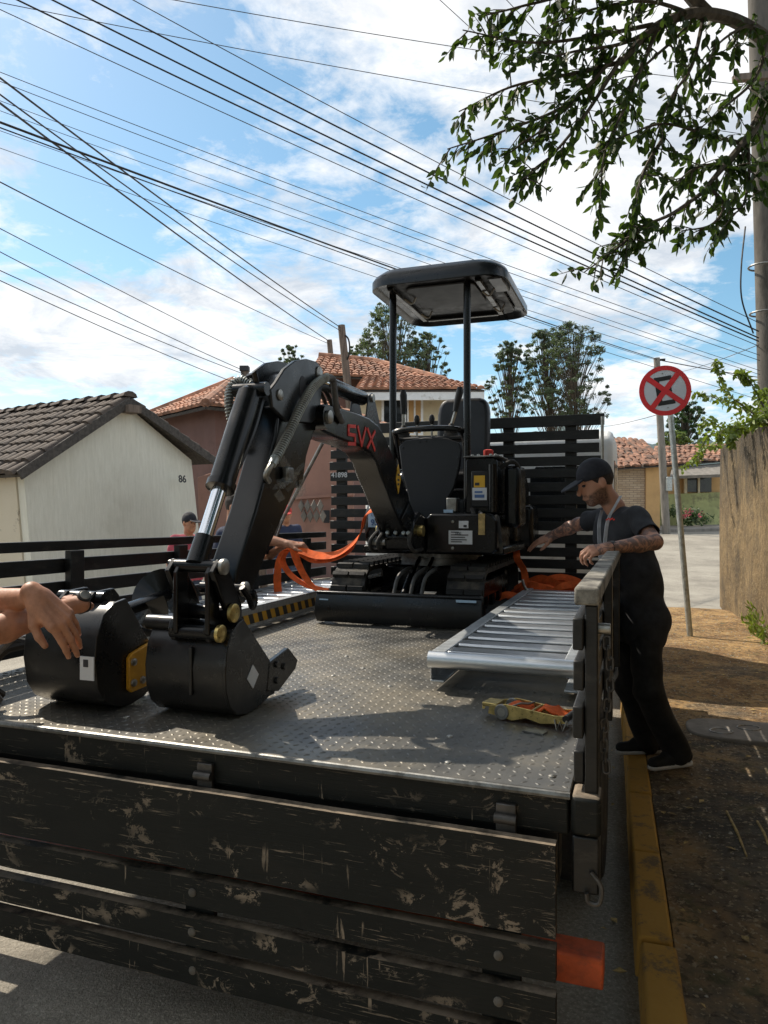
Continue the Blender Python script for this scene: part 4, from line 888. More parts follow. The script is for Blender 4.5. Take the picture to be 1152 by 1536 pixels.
for x, lean in ((-.135, -.0), (.20, .02)):
    m = E(); m.lathe([(.052, 0), (.05, .018), (.042, .02), (.046, .034), (.036, .038), (.038, .052), (.026, .058), (.016, .085), (.010, .09)], (x, 2.86, 1.205), (lean, 0, 1), 16); j = m.build('joystick_boot', 'rubber', exc)
    E().tube([(x, 2.86, 1.27), (x+lean*2, 2.86, 1.40)], .012, 8).build('stick', 'zinc', j)
    E().tube([(x+lean*1.5, 2.86, 1.37), (x+lean*2, 2.865, 1.43), (x+lean*3, 2.86, 1.50), (x+lean*3.2, 2.855, 1.535)], [.018, .022, .026, .017], 12).build('grip', 'plastic_black', j)
for x in (-.035, .07):
    m = E(); m.tube([(x, 2.85, 1.2), (x, 2.85, 1.30)], .007, 8); lv = m.build('lever', 'zinc', exc)
    E().lathe([(.008, 0), (.017, .015), (.02, .04), (.014, .062), (.003, .07)], (x, 2.85, 1.29), (0, 0, 1), 12).build('knob', 'plastic_black', lv)
# valve and battery box on the right
m = E().prism([(.345, .69), (.345, 1.02), (.36, 1.045), (.53, 1.045), (.55, 1.02), (.55, .69)], 2.66, 2.95, lambda x, p: (p[0], x, p[1])); vb = m.build('valve_box', 'black_paint', exc, bevel=.008)
E().box(.335, .565, 2.64, 2.97, 1.046, 1.056).build('lid', 'steel_worn', vb, bevel=.003)
E().box(.385, .50, 2.645, 2.659, .73, .96).build('door', 'plastic_black', vb, bevel=.01)
E().box(.405, .475, 2.638, 2.6445, .855, .93).build('warning_label', 'sticker_yellow', vb); E().box(.395, .487, 2.638, 2.6445, .775, .853).build('instruction_label', 'sticker', vb)
E().box(.412, .44, 2.636, 2.6375, .868, .885).build('print_block', 'print_dark', vb); E().box(.41, .472, 2.636, 2.6375, .79, .81).build('print_line', 'print_blue', vb); E().box(.41, .46, 2.636, 2.6375, .82, .832).build('print_line', 'print_blue', vb)
E().tube([(.52, 2.655, .70), (.52, 2.655, 1.0)], .028, 14).build('hydraulic_pipe', 'black_paint', exc)
E().lathe([(.03, 0), (.032, .01), (.032, .05), (.02, .055)], (.455, 2.85, 1.055), (0, 0, 1), 12).build('red_cap', 'cap_red', vb)
for x in (.38, .42, .50, .53): E().lathe([(.012, 0), (.010, .012), (.003, .014)], (x, 2.7, 1.056), (0, 0, 1), 8).build('bolt_head', 'zinc', vb)
E().box(.235, .30, 2.60, 2.70, .70, .79).build('valve_block', 'zinc', exc, bevel=.006); E().box(.22, .28, 2.59, 2.62, .695, .715).build('valve_tag', 'sticker_blue', exc)
for i, x in enumerate((.40, .45, .50, .54)): E().tube(curve_pts([(x, 2.60, .72-.02*i), (x+.03, 2.56, .66), (x+.05, 2.57, .56-.03*i), (x+.02, 2.66, .47)], 6), .012, 8).build('hose', 'rubber', exc)
E().box(.46, .50, 2.515, 2.522, .56, .69).build('hanging_tag', 'dry_leaf', exc)
E().box(.58, .68, 2.72, 3.0, .60, 1.0).build('oil_tank', 'black_paint', exc, bevel=.03)
E().tube(curve_pts([(.56, 2.72, .98), (.63, 2.70, 1.02), (.67, 2.76, .96), (.66, 2.80, .7)], 6), .014, 8).build('hose', 'rubber', exc)
# --- canopy
ZC = 2.20
for (x, y, z0) in ((-.19, 2.80, .62), (.34, 2.73, .44)): E().tube([(x, y, z0), (x, y, ZC+.01)], .024, 14).build('canopy_post', 'black_paint', exc)
def rr(x0, x1, y0, y1, r, n=6):
    P = []
    for cx_, cy_, a0 in ((x1-r, y1-r, 0), (x0+r, y1-r, 90), (x0+r, y0+r, 180), (x1-r, y0+r, 270)):
        for k in range(n+1): a = R(a0+90*k/n); P.append((cx_+r*math.cos(a), cy_+r*math.sin(a)))
    return P
rings = []
for (ins, z, r) in ((.10, ZC+.02, .10), (.03, ZC+.005, .15), (.012, ZC-.025, .15), (0, ZC-.03, .16), (0, ZC+.02, .16), (.015, ZC+.05, .16), (.05, ZC+.085, .16), (.14, ZC+.105, .16), (.34, ZC+.11, .05)):
    rings.append([(p[0], p[1], z) for p in rr(-.30+ins, .61-ins, 2.56+ins, 3.68-ins, r)])
m = E(); n = len(rings[0])
for rg in rings: m.v += [Vector(p) for p in rg]
m.f = [(j*n+i, j*n+(i+1) % n, (j+1)*n+(i+1) % n, (j+1)*n+i) for j in range(len(rings)-1) for i in range(n)]+[tuple(range(n-1, -1, -1)), tuple((len(rings)-1)*n+i for i in range(n))]
cp = m.build('canopy_roof', 'grey_paint', exc, smooth=40)
E().prism([(p[0], p[1]) for p in rr(-.21, .52, 2.65, 3.59, .09)], ZC-.004, ZC+.012, lambda x, p: (p[0], p[1], x)).build('ceiling_panel', 'plastic_black', cp, bevel=.003)
E().prism([(p[0], p[1]) for p in rr(-.09, .38, 2.72, 3.22, .07)], ZC-.02, ZC-.005, lambda x, p: (p[0], p[1], x)).build('ceiling_panel', 'panel_black', cp, bevel=.006)
for x in (-.17, .42): E().box(x-.02, x+.02, 2.68, 3.52, ZC-.03, ZC+.018).build('roof_rail', 'black_paint', cp, bevel=.006)
E().box(-.15, .40, 3.5, 3.54, ZC-.03, ZC+.018).build('roof_rail', 'black_paint', cp, bevel=.006)
for (x, y) in ((-.14, 3.3), (-.14, 2.9), (.40, 2.9), (.40, 3.3)): E().tube(curve_pts([(x, y, ZC-.03), (x+.04, y+.05, ZC-.05), (x+.08, y+.02, ZC-.01)], 5), .007, 6).build('grab_loop', 'zinc', cp)
E().box(.47, .57, 2.72, 3.02, ZC-.012, ZC+.016).build('roof_pocket', 'grey_paint', cp, bevel=.01)
# --- boom group (in the boom plane)
E().prism([(2.30, .47), (2.24, .54), (2.28, .64), (2.42, .70), (2.60, .66), (2.66, .5), (2.62, .44)], -.12, .12).build('swing_bracket', 'black_paint', exc, bevel=.015)
E().cyl((-.15, 2.38, .585), (.15, 2.38, .585), .035, 16).build('boom_pin', 'zinc_gold', exc)
BH = .075
bm_poly = [(1.00, 1.10), (1.03, 1.165), (1.12, 1.185), (1.44, 1.192), (1.64, 1.188), (1.78, 1.165), (1.90, 1.11), (1.99, 1.045), (2.27, .84), (2.47, .64), (2.46, .56), (2.38, .525), (2.28, .545), (2.20, .61), (2.03, .73), (1.93, .82), (1.83, .895), (1.76, .965), (1.67, 1.01), (1.50, 1.032), (1.31, 1.038), (1.06, 1.055)]
boom = E().prism(bm_poly, -BH, BH).build('boom', 'black_paint', exc, bevel=.010, seg=3)
for x in (BH, -BH-.012): E().prism([(2.15, .66), (2.30, .76), (2.45, .66), (2.46, .57), (2.38, .54), (2.28, .56)], x, x+.012).build('foot_gusset', 'black_paint', boom, bevel=.003)
E().cyl((-BH-.03, 1.04, 1.115), (BH+.035, 1.04, 1.115), .055, 20).build('arm_pivot', 'black_paint', boom); E().lathe([(.03, 0), (.03, .012), (.02, .016)], (BH+.035, 1.04, 1.115), (1, 0, 0), 16).build('pin_cap', 'zinc', boom)
def PL(u, v, a):
    rx = (u-576)/FPX; t = (a+BX*C_-BY*S_)/(rx*C_-S_); x, y = rx*t, t
    return Vector((a+1.23, (x-BX)*S_+(y-BY)*C_, CAMZ-BED-(v-768)/FPX*t))
# stylised lettering on the boom side
LX = BH+.0025
def stroke(pts, wd, name='letter'):
    m = E()
    for (p, q) in zip(pts[:-1], pts[1:]):
        p, q = Vector((0, p[0], p[1])), Vector((0, q[0], q[1])); d = (q-p).normalized()*wd*.35
        m.beam(Vector((LX, 0, 0))+p-d, Vector((LX, 0, 0))+q+d, .003, wd, up=(0, -d.z, d.y))
    return m.build(name, 'red_letter', boom, smooth=0)
def LT(x, y): q = PL(522+41*x, 666-27*y+9*x*x, -1.153); return (q.y, q.z)
wd = .017
stroke([LT(.26, 1), LT(.02, 1), LT(.02, .55), LT(.26, .5), LT(.26, .02), LT(.02, .02)], wd)
stroke([LT(.36, 1), LT(.50, .02), LT(.64, 1)], wd); stroke([LT(.72, 1), LT(.98, .0)], wd); stroke([LT(.98, 1), LT(.72, .0)], wd)
m = E(); c = Vector((0, 2.11, .89)); m.add([(LX-.001, c.y-.045, c.z), (LX-.001, c.y, c.z-.085), (LX-.001, c.y+.045, c.z), (LX-.001, c.y, c.z+.085), (LX+.001, c.y-.045, c.z), (LX+.001, c.y, c.z-.085), (LX+.001, c.y+.045, c.z), (LX+.001, c.y, c.z+.085)], [(4, 5, 6, 7), (0, 1, 5, 4), (1, 2, 6, 5), (2, 3, 7, 6), (3, 0, 4, 7)])
wdm = m.build('warning_diamond', 'sticker_yellow', boom, smooth=0)
for dz in (.025, -.005, -.03): E().box(LX+.001, LX+.002, c.y-.018, c.y+.014, c.z+dz-.006, c.z+dz+.006).build('print_line', 'print_dark', wdm)
# arm cylinder above the boom with its bracket
for x in (-.05, .042): E().prism([(1.66, 1.18), (1.70, 1.31), (1.755, 1.335), (1.79, 1.31), (1.93, 1.10), (1.88, 1.08)], x, x+.008).build('cylinder_bracket', 'grey_paint', boom, bevel=.002)
A_, B_ = Vector((0, 1.745, 1.305)), Vector((0, 1.02, 1.305))
m = E(); m.tube([A_, A_.lerp(B_, .02), A_.lerp(B_, .62), A_.lerp(B_, .63)], [.028, .038, .038, .028], 16); acyl = m.build('arm_cylinder', 'black_paint', exc); E().tube([A_.lerp(B_, .62), B_], .020, 12).build('rod', 'chrome', acyl)
E().cyl((-.06, 1.745, 1.305), (.062, 1.745, 1.305), .022, 14).build('pin', 'zinc', acyl)
# --- dipper arm
AH = .058
arm_poly = [(1.06, 1.08), (1.00, 1.04), (.93, .93), (.90, .86), (.86, .84), (.83, .80), (.60, .56), (.46, .395), (.42, .37), (.375, .385), (.355, .43), (.37, .50), (.50, .70), (.66, 1.00), (.68, 1.12), (.80, 1.16), (.98, 1.17), (1.07, 1.14)]
arm = E().prism(arm_poly, -AH, AH).build('dipper_arm', 'black_paint', exc, bevel=.010, seg=3)
horn = [(.60, 1.10), (.585, 1.165), (.63, 1.20), (.70, 1.265), (.79, 1.315), (.90, 1.345), (1.00, 1.352), (1.045, 1.335), (1.06, 1.295), (1.05, 1.22), (1.03, 1.12), (.95, 1.08), (.72, 1.06)]
for x in (-AH-.016, AH-.001):
    h_ = E().prism(horn, x, x+.017).build('horn_plate', 'grey_paint', arm, bevel=.004)
    E().lathe([(.03, 0), (.03, .006), (.02, .009)], (x+.017 if x > 0 else x, 1.02, 1.305), (1 if x > 0 else -1, 0, 0), 16).build('pin_cap', 'zinc', h_); E().lathe([(.022, 0), (.022, .006), (.014, .009)], (x+.017 if x > 0 else x, .655, 1.155), (1 if x > 0 else -1, 0, 0), 14).build('pin_cap', 'zinc', h_)
E().prism([(.70, 1.18), (.78, 1.26), (.90, 1.30), (.98, 1.30), (.98, 1.285), (.90, 1.285), (.79, 1.245), (.71, 1.165)], -AH, AH).build('horn_web', 'grey_paint', arm)
m = E(); m.prism([(.86+.035*math.cos(a), 1.21+.055*math.sin(a)) for a in [2*math.pi*k/18 for k in range(18)]], AH+.0155, AH+.0175); m.build('lightening_hole', 'print_dark', arm)
E().prism([(.93, .94), (.90, .83), (.93, .80), (.96, .84), (1.0, .98)], -.03, .03).build('tie_lug', 'black_paint', arm, bevel=.006)
# bucket cylinder on the near (rear) face of the arm
c0_, c1_ = Vector((0, .565, 1.165)), Vector((0, .205, .525)); d_ = (c1_-c0_)
m = E(); m.tube([c0_, c0_+d_*.03, c0_+d_*.56, c0_+d_*.565, c0_+d_*.60, c0_+d_*.605], [.03, .046, .046, .052, .052, .03], 20); bc = m.build('bucket_cylinder', 'black_paint', exc)
E().tube([c0_+d_*.6, c0_+d_*.88], .026, 16).build('rod', 'chrome', bc); E().tube([c0_+d_*.86, c1_], [.034, .036], 16).build('rod_end', 'black_paint', bc)
E().cyl((-.07, .565, 1.165), (.07, .565, 1.165), .026, 14).build('pin', 'black_paint', bc); E().tube([c0_+Vector((.02, .02, 0)), c0_+Vector((.02, -.01, .06)), c0_+Vector((-.02, .02, .055))], .012, 8).build('port', 'black_paint', bc)
for x in (-.03, .035): E().tube(curve_pts([c0_+d_*.1+Vector((x, .06, .03)), c0_+d_*.3+Vector((x, .065, .03)), c0_+d_*.52+Vector((x*.6, .06, .03))], 6), .011, 8).build('steel_pipe', 'grey_paint', bc)
# hoses
def spring_hose(P, r, coil, pitch, name):
    C = curve_pts(P, 14); o = E().tube(C, r, 12).build(name, 'hose', exc)
    Ls = [0]; 
    for a, b in zip(C[:-1], C[1:]): Ls.append(Ls[-1]+(b-a).length)
    tot = Ls[-1]; H = []; nn_ = int(tot/pitch*12); x = (C[1]-C[0]).orthogonal().normalized(); j = 0
    for k in range(nn_+1):
        l = tot*k/nn_
        while j < len(C)-2 and Ls[j+1] < l: j += 1
        f = (l-Ls[j])/max(1e-6, Ls[j+1]-Ls[j]); p = C[j].lerp(C[j+1], min(1, f)); d = (C[j+1]-C[j]).normalized(); x = (x-d*x.dot(d)).normalized(); y = d.cross(x); a = k*2*math.pi/12
        H.append(p+(x*math.cos(a)+y*math.sin(a))*coil)
    E().tube(H, .0026, 5).build('guard_coil', 'galvanised', o); return o
spring_hose([PL(412, 690, -1.145), PL(428, 660, -1.14), PL(452, 610, -1.13), PL(472, 578, -1.125), PL(490, 566, -1.125)], .014, .018, .012, 'hydraulic_hose')
E().tube(curve_pts([PL(490, 566, -1.125), PL(499, 569, -1.125), PL(502, 590, -1.125), PL(505, 615, -1.13), PL(513, 632, -1.145)], 8), .015, 10).build('hydraulic_hose', 'hose', exc)
E().tube(curve_pts([PL(412, 690, -1.145), PL(404, 702, -1.15), PL(399, 714, -1.16), PL(403, 722, -1.17)], 6), .012, 10).build('hose_fitting', 'zinc', exc)
E().tube([PL(408, 697, -1.147), PL(414, 686, -1.144)], .017, 12).build('hose_ferrule', 'galvanised', exc)
spring_hose([PL(378, 578, -1.25), PL(362, 570, -1.30), PL(348, 580, -1.33), PL(344, 605, -1.33), PL(350, 640, -1.32), PL(362, 664, -1.29)], .014, .018, .012, 'hydraulic_hose')
E().box(AH, AH+.03, .70, .76, .82, .88).build('hose_clamp_block', 'steel_worn', exc, bevel=.01)
m = E()
for k in range(14):                                   # torn clear film left on the fitting
    c = Vector((AH+.03+rnd.uniform(-.02, .035), .73+rnd.uniform(-.09, .09), .83+rnd.uniform(-.09, .07))); e1_ = Vector((rnd.gauss(0, 1), rnd.gauss(0, 1), rnd.gauss(0, 1))).normalized()*.03; e2_ = e1_.orthogonal().normalized()*.02
    m.add([c-e1_-e2_, c+e1_-e2_*.6, c+e1_*.7+e2_, c-e1_+e2_*.5], [(0, 1, 2, 3)])
mm, tt, bb = newmat('clear_film'); bb.inputs['Base Color'].default_value = (.7, .72, .72, 1); bb.inputs['Roughness'].default_value = .25; bb.inputs['Alpha'].default_value = .16
m.build('torn_film', 'clear_film', exc, smooth=0)
for k, x in enumerate((-.03, .0, .03)): E().tube(curve_pts([(x, 1.35, 1.20), (x, 1.25, 1.27), (x, 1.12, 1.26), (x*1.3, 1.04, 1.20)], 6), .010, 8).build('hydraulic_hose', 'rubber', exc)
for k, x in enumerate((-.10, -.06, .10)): E().tube(curve_pts([(x, 2.30, .60), (x*1.2, 2.18, .53), (x*1.3, 2.24, .47), (x*1.2, 2.45, .47)], 6), .012, 8).build('hydraulic_hose', 'rubber', exc)
E().cyl((-.13, 2.22, .52), (-.04, 2.22, .52), .02, 12).build('fitting', 'zinc', exc)
for x in (-.03, .02, .07, .10): E().lathe([(.014, 0), (.012, .012), (.004, .014)], (x, 2.235, .575-.01*x), (0, -1, .3), 8).build('bolt_head', 'zinc', exc)
# --- linkage
for x in (-.095, .075):
    l1_ = E().prism([(.16, .505), (.20, .545), (.245, .525), (.34, .38), (.34, .33), (.30, .315), (.26, .34)], x, x+.02).build('link_plate', 'black_paint', exc, bevel=.004)
    E().prism([(.17, .50), (.20, .54), (.235, .53), (.235, .30), (.20, .275), (.17, .30)], x*.72, x*.72+.018).build('link_bar', 'black_paint', exc, bevel=.004)
for (y, z, xr, r, mt) in ((.205, .52, .10, .027, 'zinc'), (.365, .43, .085, .027, 'zinc'), (.265, .36, .10, .032, 'zinc_gold'), (.20, .30, .09, .030, 'zinc_gold')):
    p = E().cyl((-xr, y, z), (xr, y, z), r*.8, 16).build('linkage_pin', 'black_paint', exc)
    for sx in (1,): E().lathe([(r, 0), (r, .012), (r*.75, .016), (r*.2, .017)], (sx*xr, y, z), (sx, 0, 0), 16).build('pin_cap', mt, p)
E().tube(curve_pts([(.10, .33, .44), (.11, .36, .40), (.11, .385, .365), (.11, .40, .39), (.11, .385, .42)], 5), .012, 8).build('shackle', 'black_paint', exc)
# --- bucket, its back to the tailgate
prof = [(.275, .325), (.235, .30), (.207, .25), (.195, .18), (.200, .11), (.225, .052), (.27, .016), (.34, .003), (.43, .010), (.505, .03)]
xl, xr_ = -.19, .11; bk = bpy.data.objects.new('bucket', None); COL.objects.link(bk); bk.parent = exc; bk.location = (-.04, .33-3.0, 0); bo_ = EO-Vector((-.04, .33-3.0, 0))
m = MB(bo_); k = len(prof)
inn = [(y+(.012 if i < 5 else .004), z+(.004 if i < 4 else .012)) for i, (y, z) in enumerate(prof)]
for x in (xl+.004, xr_-.004): m.v += [Vector((x, *p)) for p in prof]+[Vector((x, *p)) for p in inn]
m.f += [(i, i+1, 2*k+i+1, 2*k+i) for i in range(k-1)]+[(k+i+1, k+i, 3*k+i, 3*k+i+1) for i in range(k-1)]+[(0, 2*k, 3*k, k), (k-1, 2*k-1, 4*k-1, 3*k-1)]
m.build('shell', 'black_worn', bk, smooth=50)
for x in (xl-.008, xr_-.006):
    sd = MB(bo_).prism(prof+[(.50, .155), (.31, .335)], x, x+.014).build('side_plate', 'black_worn', bk, bevel=.003)
    cu = MB(bo_).prism([(.49, .15), (.64, .178), (.72, .115), (.70, .085), (.56, .03), (.47, .05)], x-.003, x+.017).build('side_cutter', 'black_worn', bk, bevel=.003)
    for (y, z) in ((.54, .135), (.54, .075), (.60, .115)): MB(bo_).lathe([(.013, 0), (.012, .008), (.003, .009)], (x+.017 if x > 0 else x-.003, y, z), (1 if x > 0 else -1, 0, 0), 10).build('bolt_head', 'black_worn', cu)
for x in (-.155, -.04, .075): MB(bo_).add([(x-.028, .50, .012), (x+.028, .50, .012), (x+.028, .50, .05), (x-.028, .50, .05), (x-.02, .75, .085), (x+.02, .75, .085), (x+.02, .75, .097), (x-.02, .75, .097)], [(3, 2, 1, 0), (4, 5, 6, 7), (0, 1, 5, 4), (1, 2, 6, 5), (2, 3, 7, 6), (3, 0, 4, 7)]).build('tooth', 'black_worn', bk, bevel=.003)
MB(bo_).box(xl, xr_, .46, .55, .022, .038).build('cutting_edge', 'black_worn', bk, bevel=.003)
for x in (-.09, .045): MB(bo_).prism([(.19, .27), (.17, .31), (.185, .345), (.24, .36), (.29, .40), (.33, .37), (.34, .30), (.28, .25)], x, x+.02).build('ear', 'black_worn', bk, bevel=.005)
MB(bo_).cyl((xl-.03, .245, .318), (-.085, .245, .318), .026, 16).build('back_tube', 'black_worn', bk)
MB(bo_).box(-.02, -.008, .19, .205, .09, .25).build('back_rib', 'black_worn', bk, bevel=.003)
cc = Vector((xr_+.0095, .37, .125)); m = MB(bo_); m.add([cc+Vector((dx, y, z)) for dx in (-.001, .0012) for y, z in ((-.04, 0), (0, -.042), (.04, 0), (0, .042))], [(4, 5, 6, 7), (0, 1, 5, 4), (1, 2, 6, 5), (2, 3, 7, 6), (3, 0, 4, 7)]); m.build('diamond_sticker', 'sticker', bk, smooth=0)
# ================================================================ THINGS ON THE DECK
def loc_frame(a, s): return T(a, s, BED)
def ramp_build(label, a0, a1, s0, s1, hazard_side):
    o = loc_frame((a0+a1)/2, s0); rp = thing('loading_ramp', label, 'ramp', o, ROT); wd = (a1-a0)/2; ln = s1-s0
    zt = .15
    for sx in (-1, 1):
        x = sx*(wd-.028); m = MB(); m.box(x-.028, x+.028, .03, ln, zt-.012, zt); m.box(x-.028+(.05 if sx > 0 else 0), x-.022+(.05 if sx > 0 else 0), .03, ln, .04, zt-.0125); m.box(x-.028, x+.028, .03, ln, .03, .0395)
        r_ = m.build('side_rail', 'alu', rp, bevel=.004)
        if sx == hazard_side: MB().box(x+sx*.0285, x+sx*.0305, .1, ln-.05, .052, .108).build('hazard_tape', 'hazard_tape', r_)
    MB().tube([(-wd-.004, .03, zt-.03), (wd+.004, .03, zt-.03)], .034, 16).build('front_lip', 'alu_bright', rp)
    MB().box(-wd+.06, wd-.06, .5, .56, .035, zt-.045).build('cross_brace', 'alu', rp, bevel=.003)
    n = 14
    for i in range(n):
        y = .13+(ln-.22)*i/(n-1)
        MB().prism([(y-.050, zt-.040), (y-.055, zt-.012), (y-.046, zt-.004), (y+.046, zt-.004), (y+.055, zt-.012), (y+.050, zt-.040)], -wd+.058, wd-.058).build('rung', 'alu_bright', rp, bevel=.002)
    return rp
ramp_build('aluminium loading ramp beside the right hand side gate of the deck', -.615, -.045, .86, 3.42, 0)
ramp_build('aluminium loading ramp with yellow and black hazard stripes beside the left rail', -2.42, -1.96, .95, 3.55, 1)

# spare bucket with yellow cutter
BO = T(-1.73, .30, BED); sb2 = thing('spare_bucket', 'black spare digging bucket with yellow bolted cutter plate on the deck', 'bucket', BO, ROT); o2 = Vector((0, -.30, 0)); bw2 = .15
prof2 = [(.22, .38), (.165, .345), (.13, .27), (.12, .19), (.135, .10), (.17, .045), (.23, .012), (.31, .003), (.38, .015), (.45, .05)]
m = MB(o2); k = len(prof2); inn2 = [(y+(.012 if i < 5 else .004), z+(.004 if i < 4 else .012)) for i, (y, z) in enumerate(prof2)]
for x in (-bw2+.004, bw2-.004): m.v += [Vector((x, *p)) for p in prof2]+[Vector((x, *p)) for p in inn2]
m.f += [(i, i+1, 2*k+i+1, 2*k+i) for i in range(k-1)]+[(k+i+1, k+i, 3*k+i, 3*k+i+1) for i in range(k-1)]+[(0, 2*k, 3*k, k), (k-1, 2*k-1, 4*k-1, 3*k-1)]
m.build('shell', 'black_worn', sb2, smooth=50)
for x in (-bw2-.006, bw2-.008): MB(o2).prism(prof2+[(.42, .20), (.28, .39)], x, x+.014).build('side_plate', 'black_worn', sb2, bevel=.003)
yc = MB(o2).prism([(.275, .065), (.275, .175), (.29, .19), (.42, .22), (.44, .205), (.45, .12), (.43, .10), (.38, .055), (.29, .05)], bw2+.007, bw2+.024).build('cutter_plate', 'yellow_part', sb2, bevel=.004)
for (y, z) in ((.295, .16), (.295, .085), (.345, .085)): MB(o2).lathe([(.014, 0), (.013, .008), (.008, .011), (.002, .012)], (bw2+.024, y, z), (1, 0, 0), 12).build('bolt_head', 'zinc', yc)
MB(o2).box(bw2-.05, bw2+.0075, .113, .1175, .13, .21).build('paper_label', 'sticker', sb2)
MB(o2).box(bw2-.035, bw2-.015, .1115, .1127, .175, .20).build('print_block', 'print_dark', sb2)
for x in (-.07, .05): MB(o2).prism([(.19, .34), (.19, .39), (.22, .415), (.32, .42), (.35, .39), (.34, .33), (.26, .30)], x, x+.02).build('ear', 'black_paint', sb2, bevel=.004)
MB(o2).cyl((-.10, .24, .39), (.10, .24, .39), .026, 16).build('pin', 'black_paint', sb2)
for k_ in range(3): MB(o2).tube(curve_pts([(-.30-.02*k_, .10+.05*k_, .02), (-.27-.03*k_, .08, .12), (-.25-.02*k_, .12, .20+.02*k_), (-.20, .2, .22)], 6), .016, 8).build('hydraulic_hose', 'rubber', sb2)
MB(o2).tube(curve_pts([(-.24, .1, .03), (-.26, .05, .12), (-.22, .06, .2), (-.18, .1, .26)], 6), .013, 8).build('hose_fitting', 'hose', sb2)

# earth auger lying behind the buckets
a0_, a1_ = px(146, 930, 2.78), px(250, 893, 3.30); ag = thing('earth_auger', 'black earth auger with spiral flight lying behind the spare bucket', 'auger', (a0_.x, a0_.y, a0_.z)); ao = -a0_
MB(ao).tube([a0_, a1_], .028, 16).build('shaft', 'black_paint', ag)
d_ = (a1_-a0_).normalized(); MB(ao).lathe([(.02, -.05), (.045, -.045), (.05, -.01), (.05, .05), (.036, .07)], a0_, d_, 8).build('hub', 'grey_paint', ag)
xo = d_.orthogonal().normalized(); yo = d_.cross(xo); m = MB(ao); nfl = 44; base_ = a0_.lerp(a1_, .55)
for k in range(nfl+1):
    an = 2*math.pi*1.5*k/nfl+.4; c = base_+d_*(.42*k/nfl); e_ = xo*math.cos(an)+yo*math.sin(an)
    m.v += [c+e_*.026, c+e_*.125, c+e_*.125+d_*.006, c+e_*.026+d_*.006]
m.f = [(4*k+j, 4*k+(j+1) % 4, 4*k+4+(j+1) % 4, 4*k+4+j) for k in range(nfl) for j in range(4)]+[(3, 2, 1, 0), (4*nfl, 4*nfl+1, 4*nfl+2, 4*nfl+3)]
m.build('flight', 'black_paint', ag, smooth=40)
p0_, p1_ = px(176, 947, 3.25), px(300, 946, 3.42); sp_ = MB(-p0_).tube([p0_, p1_], .026, 16).build('steel_tube', 'grey_paint', loc=p0_); tag(sp_, 'short dark steel tube lying across the striped ramp', 'tube')

# ratchet buckle with orange webbing, bottom right of the deck
rc_ = on_z(797, 1082, BED); rt = thing('ratchet_buckle', 'brass coloured ratchet buckle with orange webbing lying on chequer plate', 'ratchet', rc_, R(-33))
for y in (-.048, .048):
    MB().prism([(-.135, .018), (-.13, .045), (-.07, .058), (.10, .045), (.135, .05), (.14, .025), (.05, .012), (.0, .022), (-.05, .006), (-.08, .012)], y-.002, y+.002, lambda x, p: (p[0], x, p[1])).build('side_plate', 'zinc_gold', rt, bevel=.001)
    MB().lathe([(.024, -.006), (.026, -.004), (.026, .004), (.024, .006)], (-.085, y, .03), (0, 1, 0), 14).build('ratchet_wheel', 'steel_worn', rt)
MB().cyl((-.085, -.055, .03), (-.085, .055, .03), .014, 14).build('spindle', 'zinc', rt)
MB().cyl((.135, -.052, .04), (.135, .052, .04), .011, 14).build('handle_bar', 'plastic_black', rt)
MB().cyl((.02, -.05, .045), (.02, .05, .045), .006, 10).build('release_bar', 'zinc_gold', rt)
MB().tube([(-.05, -.04, .052), (-.03, -.02, .06), (-.01, 0, .056), (0, .03, .058)], .004, 8).build('spring', 'zinc', rt)
MB().box(-.165, -.11, -.035, .035, .036, .05).build('tongue', 'zinc_gold', rt, bevel=.004); MB().tube([(-.16, -.03, .03), (-.175, 0, .028), (-.16, .03, .03)], .005, 8).build('catch', 'zinc_gold', rt)
MB().tube([(.10, -.055, .035), (.108, -.058, .003), (.118, -.056, .03), (.128, -.058, .003), (.14, -.055, .036)], .003, 6).build('wire_foot', 'zinc', rt)
P = curve_pts([(-.08, 0, .045), (-.03, .005, .05), (.01, 0, .035), (.05, 0, .055), (.09, .01, .046), (.12, 0, .03), (.08, 0, .022), (.02, 0, .03), (-.03, 0, .012)], 6); MB().ribbon(P, [Vector((.004*math.sin(i), .036, .005*math.sin(i*.9))) for i in range(len(P))], .004).build('webbing', 'orange_strap', rt)
MB().tube([(-.10, 0, .02), (-.07, 0, .018)], .026, 12, flat=.7).build('webbing_roll', 'orange_strap', rt)
MB().box(.02, .09, -.13, -.09, .001, .006).build('steel_tag', 'steel_worn', rt)

# heap of orange webbing at the far end of the right ramp
hp = T(-.42, 3.62, BED); heap = thing('webbing_heap', 'heap of orange lashing webbing against the headboard', 'strap', hp, ROT)
hr = random.Random(3)
for k in range(26):
    c = Vector((hr.uniform(-.30, .30), hr.uniform(-.22, .20), .03+hr.uniform(0, .17))); c.z = max(.03, c.z-abs(c.x)*.25)
    an = hr.uniform(-.7, .7); d = Vector((math.cos(an), math.sin(an)*.6, hr.uniform(-.15, .15))); q = Vector((-d.y*.4, .35, hr.uniform(.3, 1.0))).normalized()*.026; l = hr.uniform(.10, .2)
    P = curve_pts([c-d*l+Vector((0, 0, -.03)), c-d*l*.4+Vector((0, hr.uniform(-.03, .03), .02)), c+d*l*.3+Vector((0, 0, hr.uniform(.0, .03))), c+d*l+Vector((0, 0, -.02)), c+d*l*1.05+Vector((0, .04, -.05)), c+d*l*.2+Vector((0, .05, -.05))], 5)
    P = [Vector((p.x, p.y, max(.028, p.z))) for p in P]
    MB().ribbon(P, q, .005).build('webbing_fold', 'orange_strap', heap)
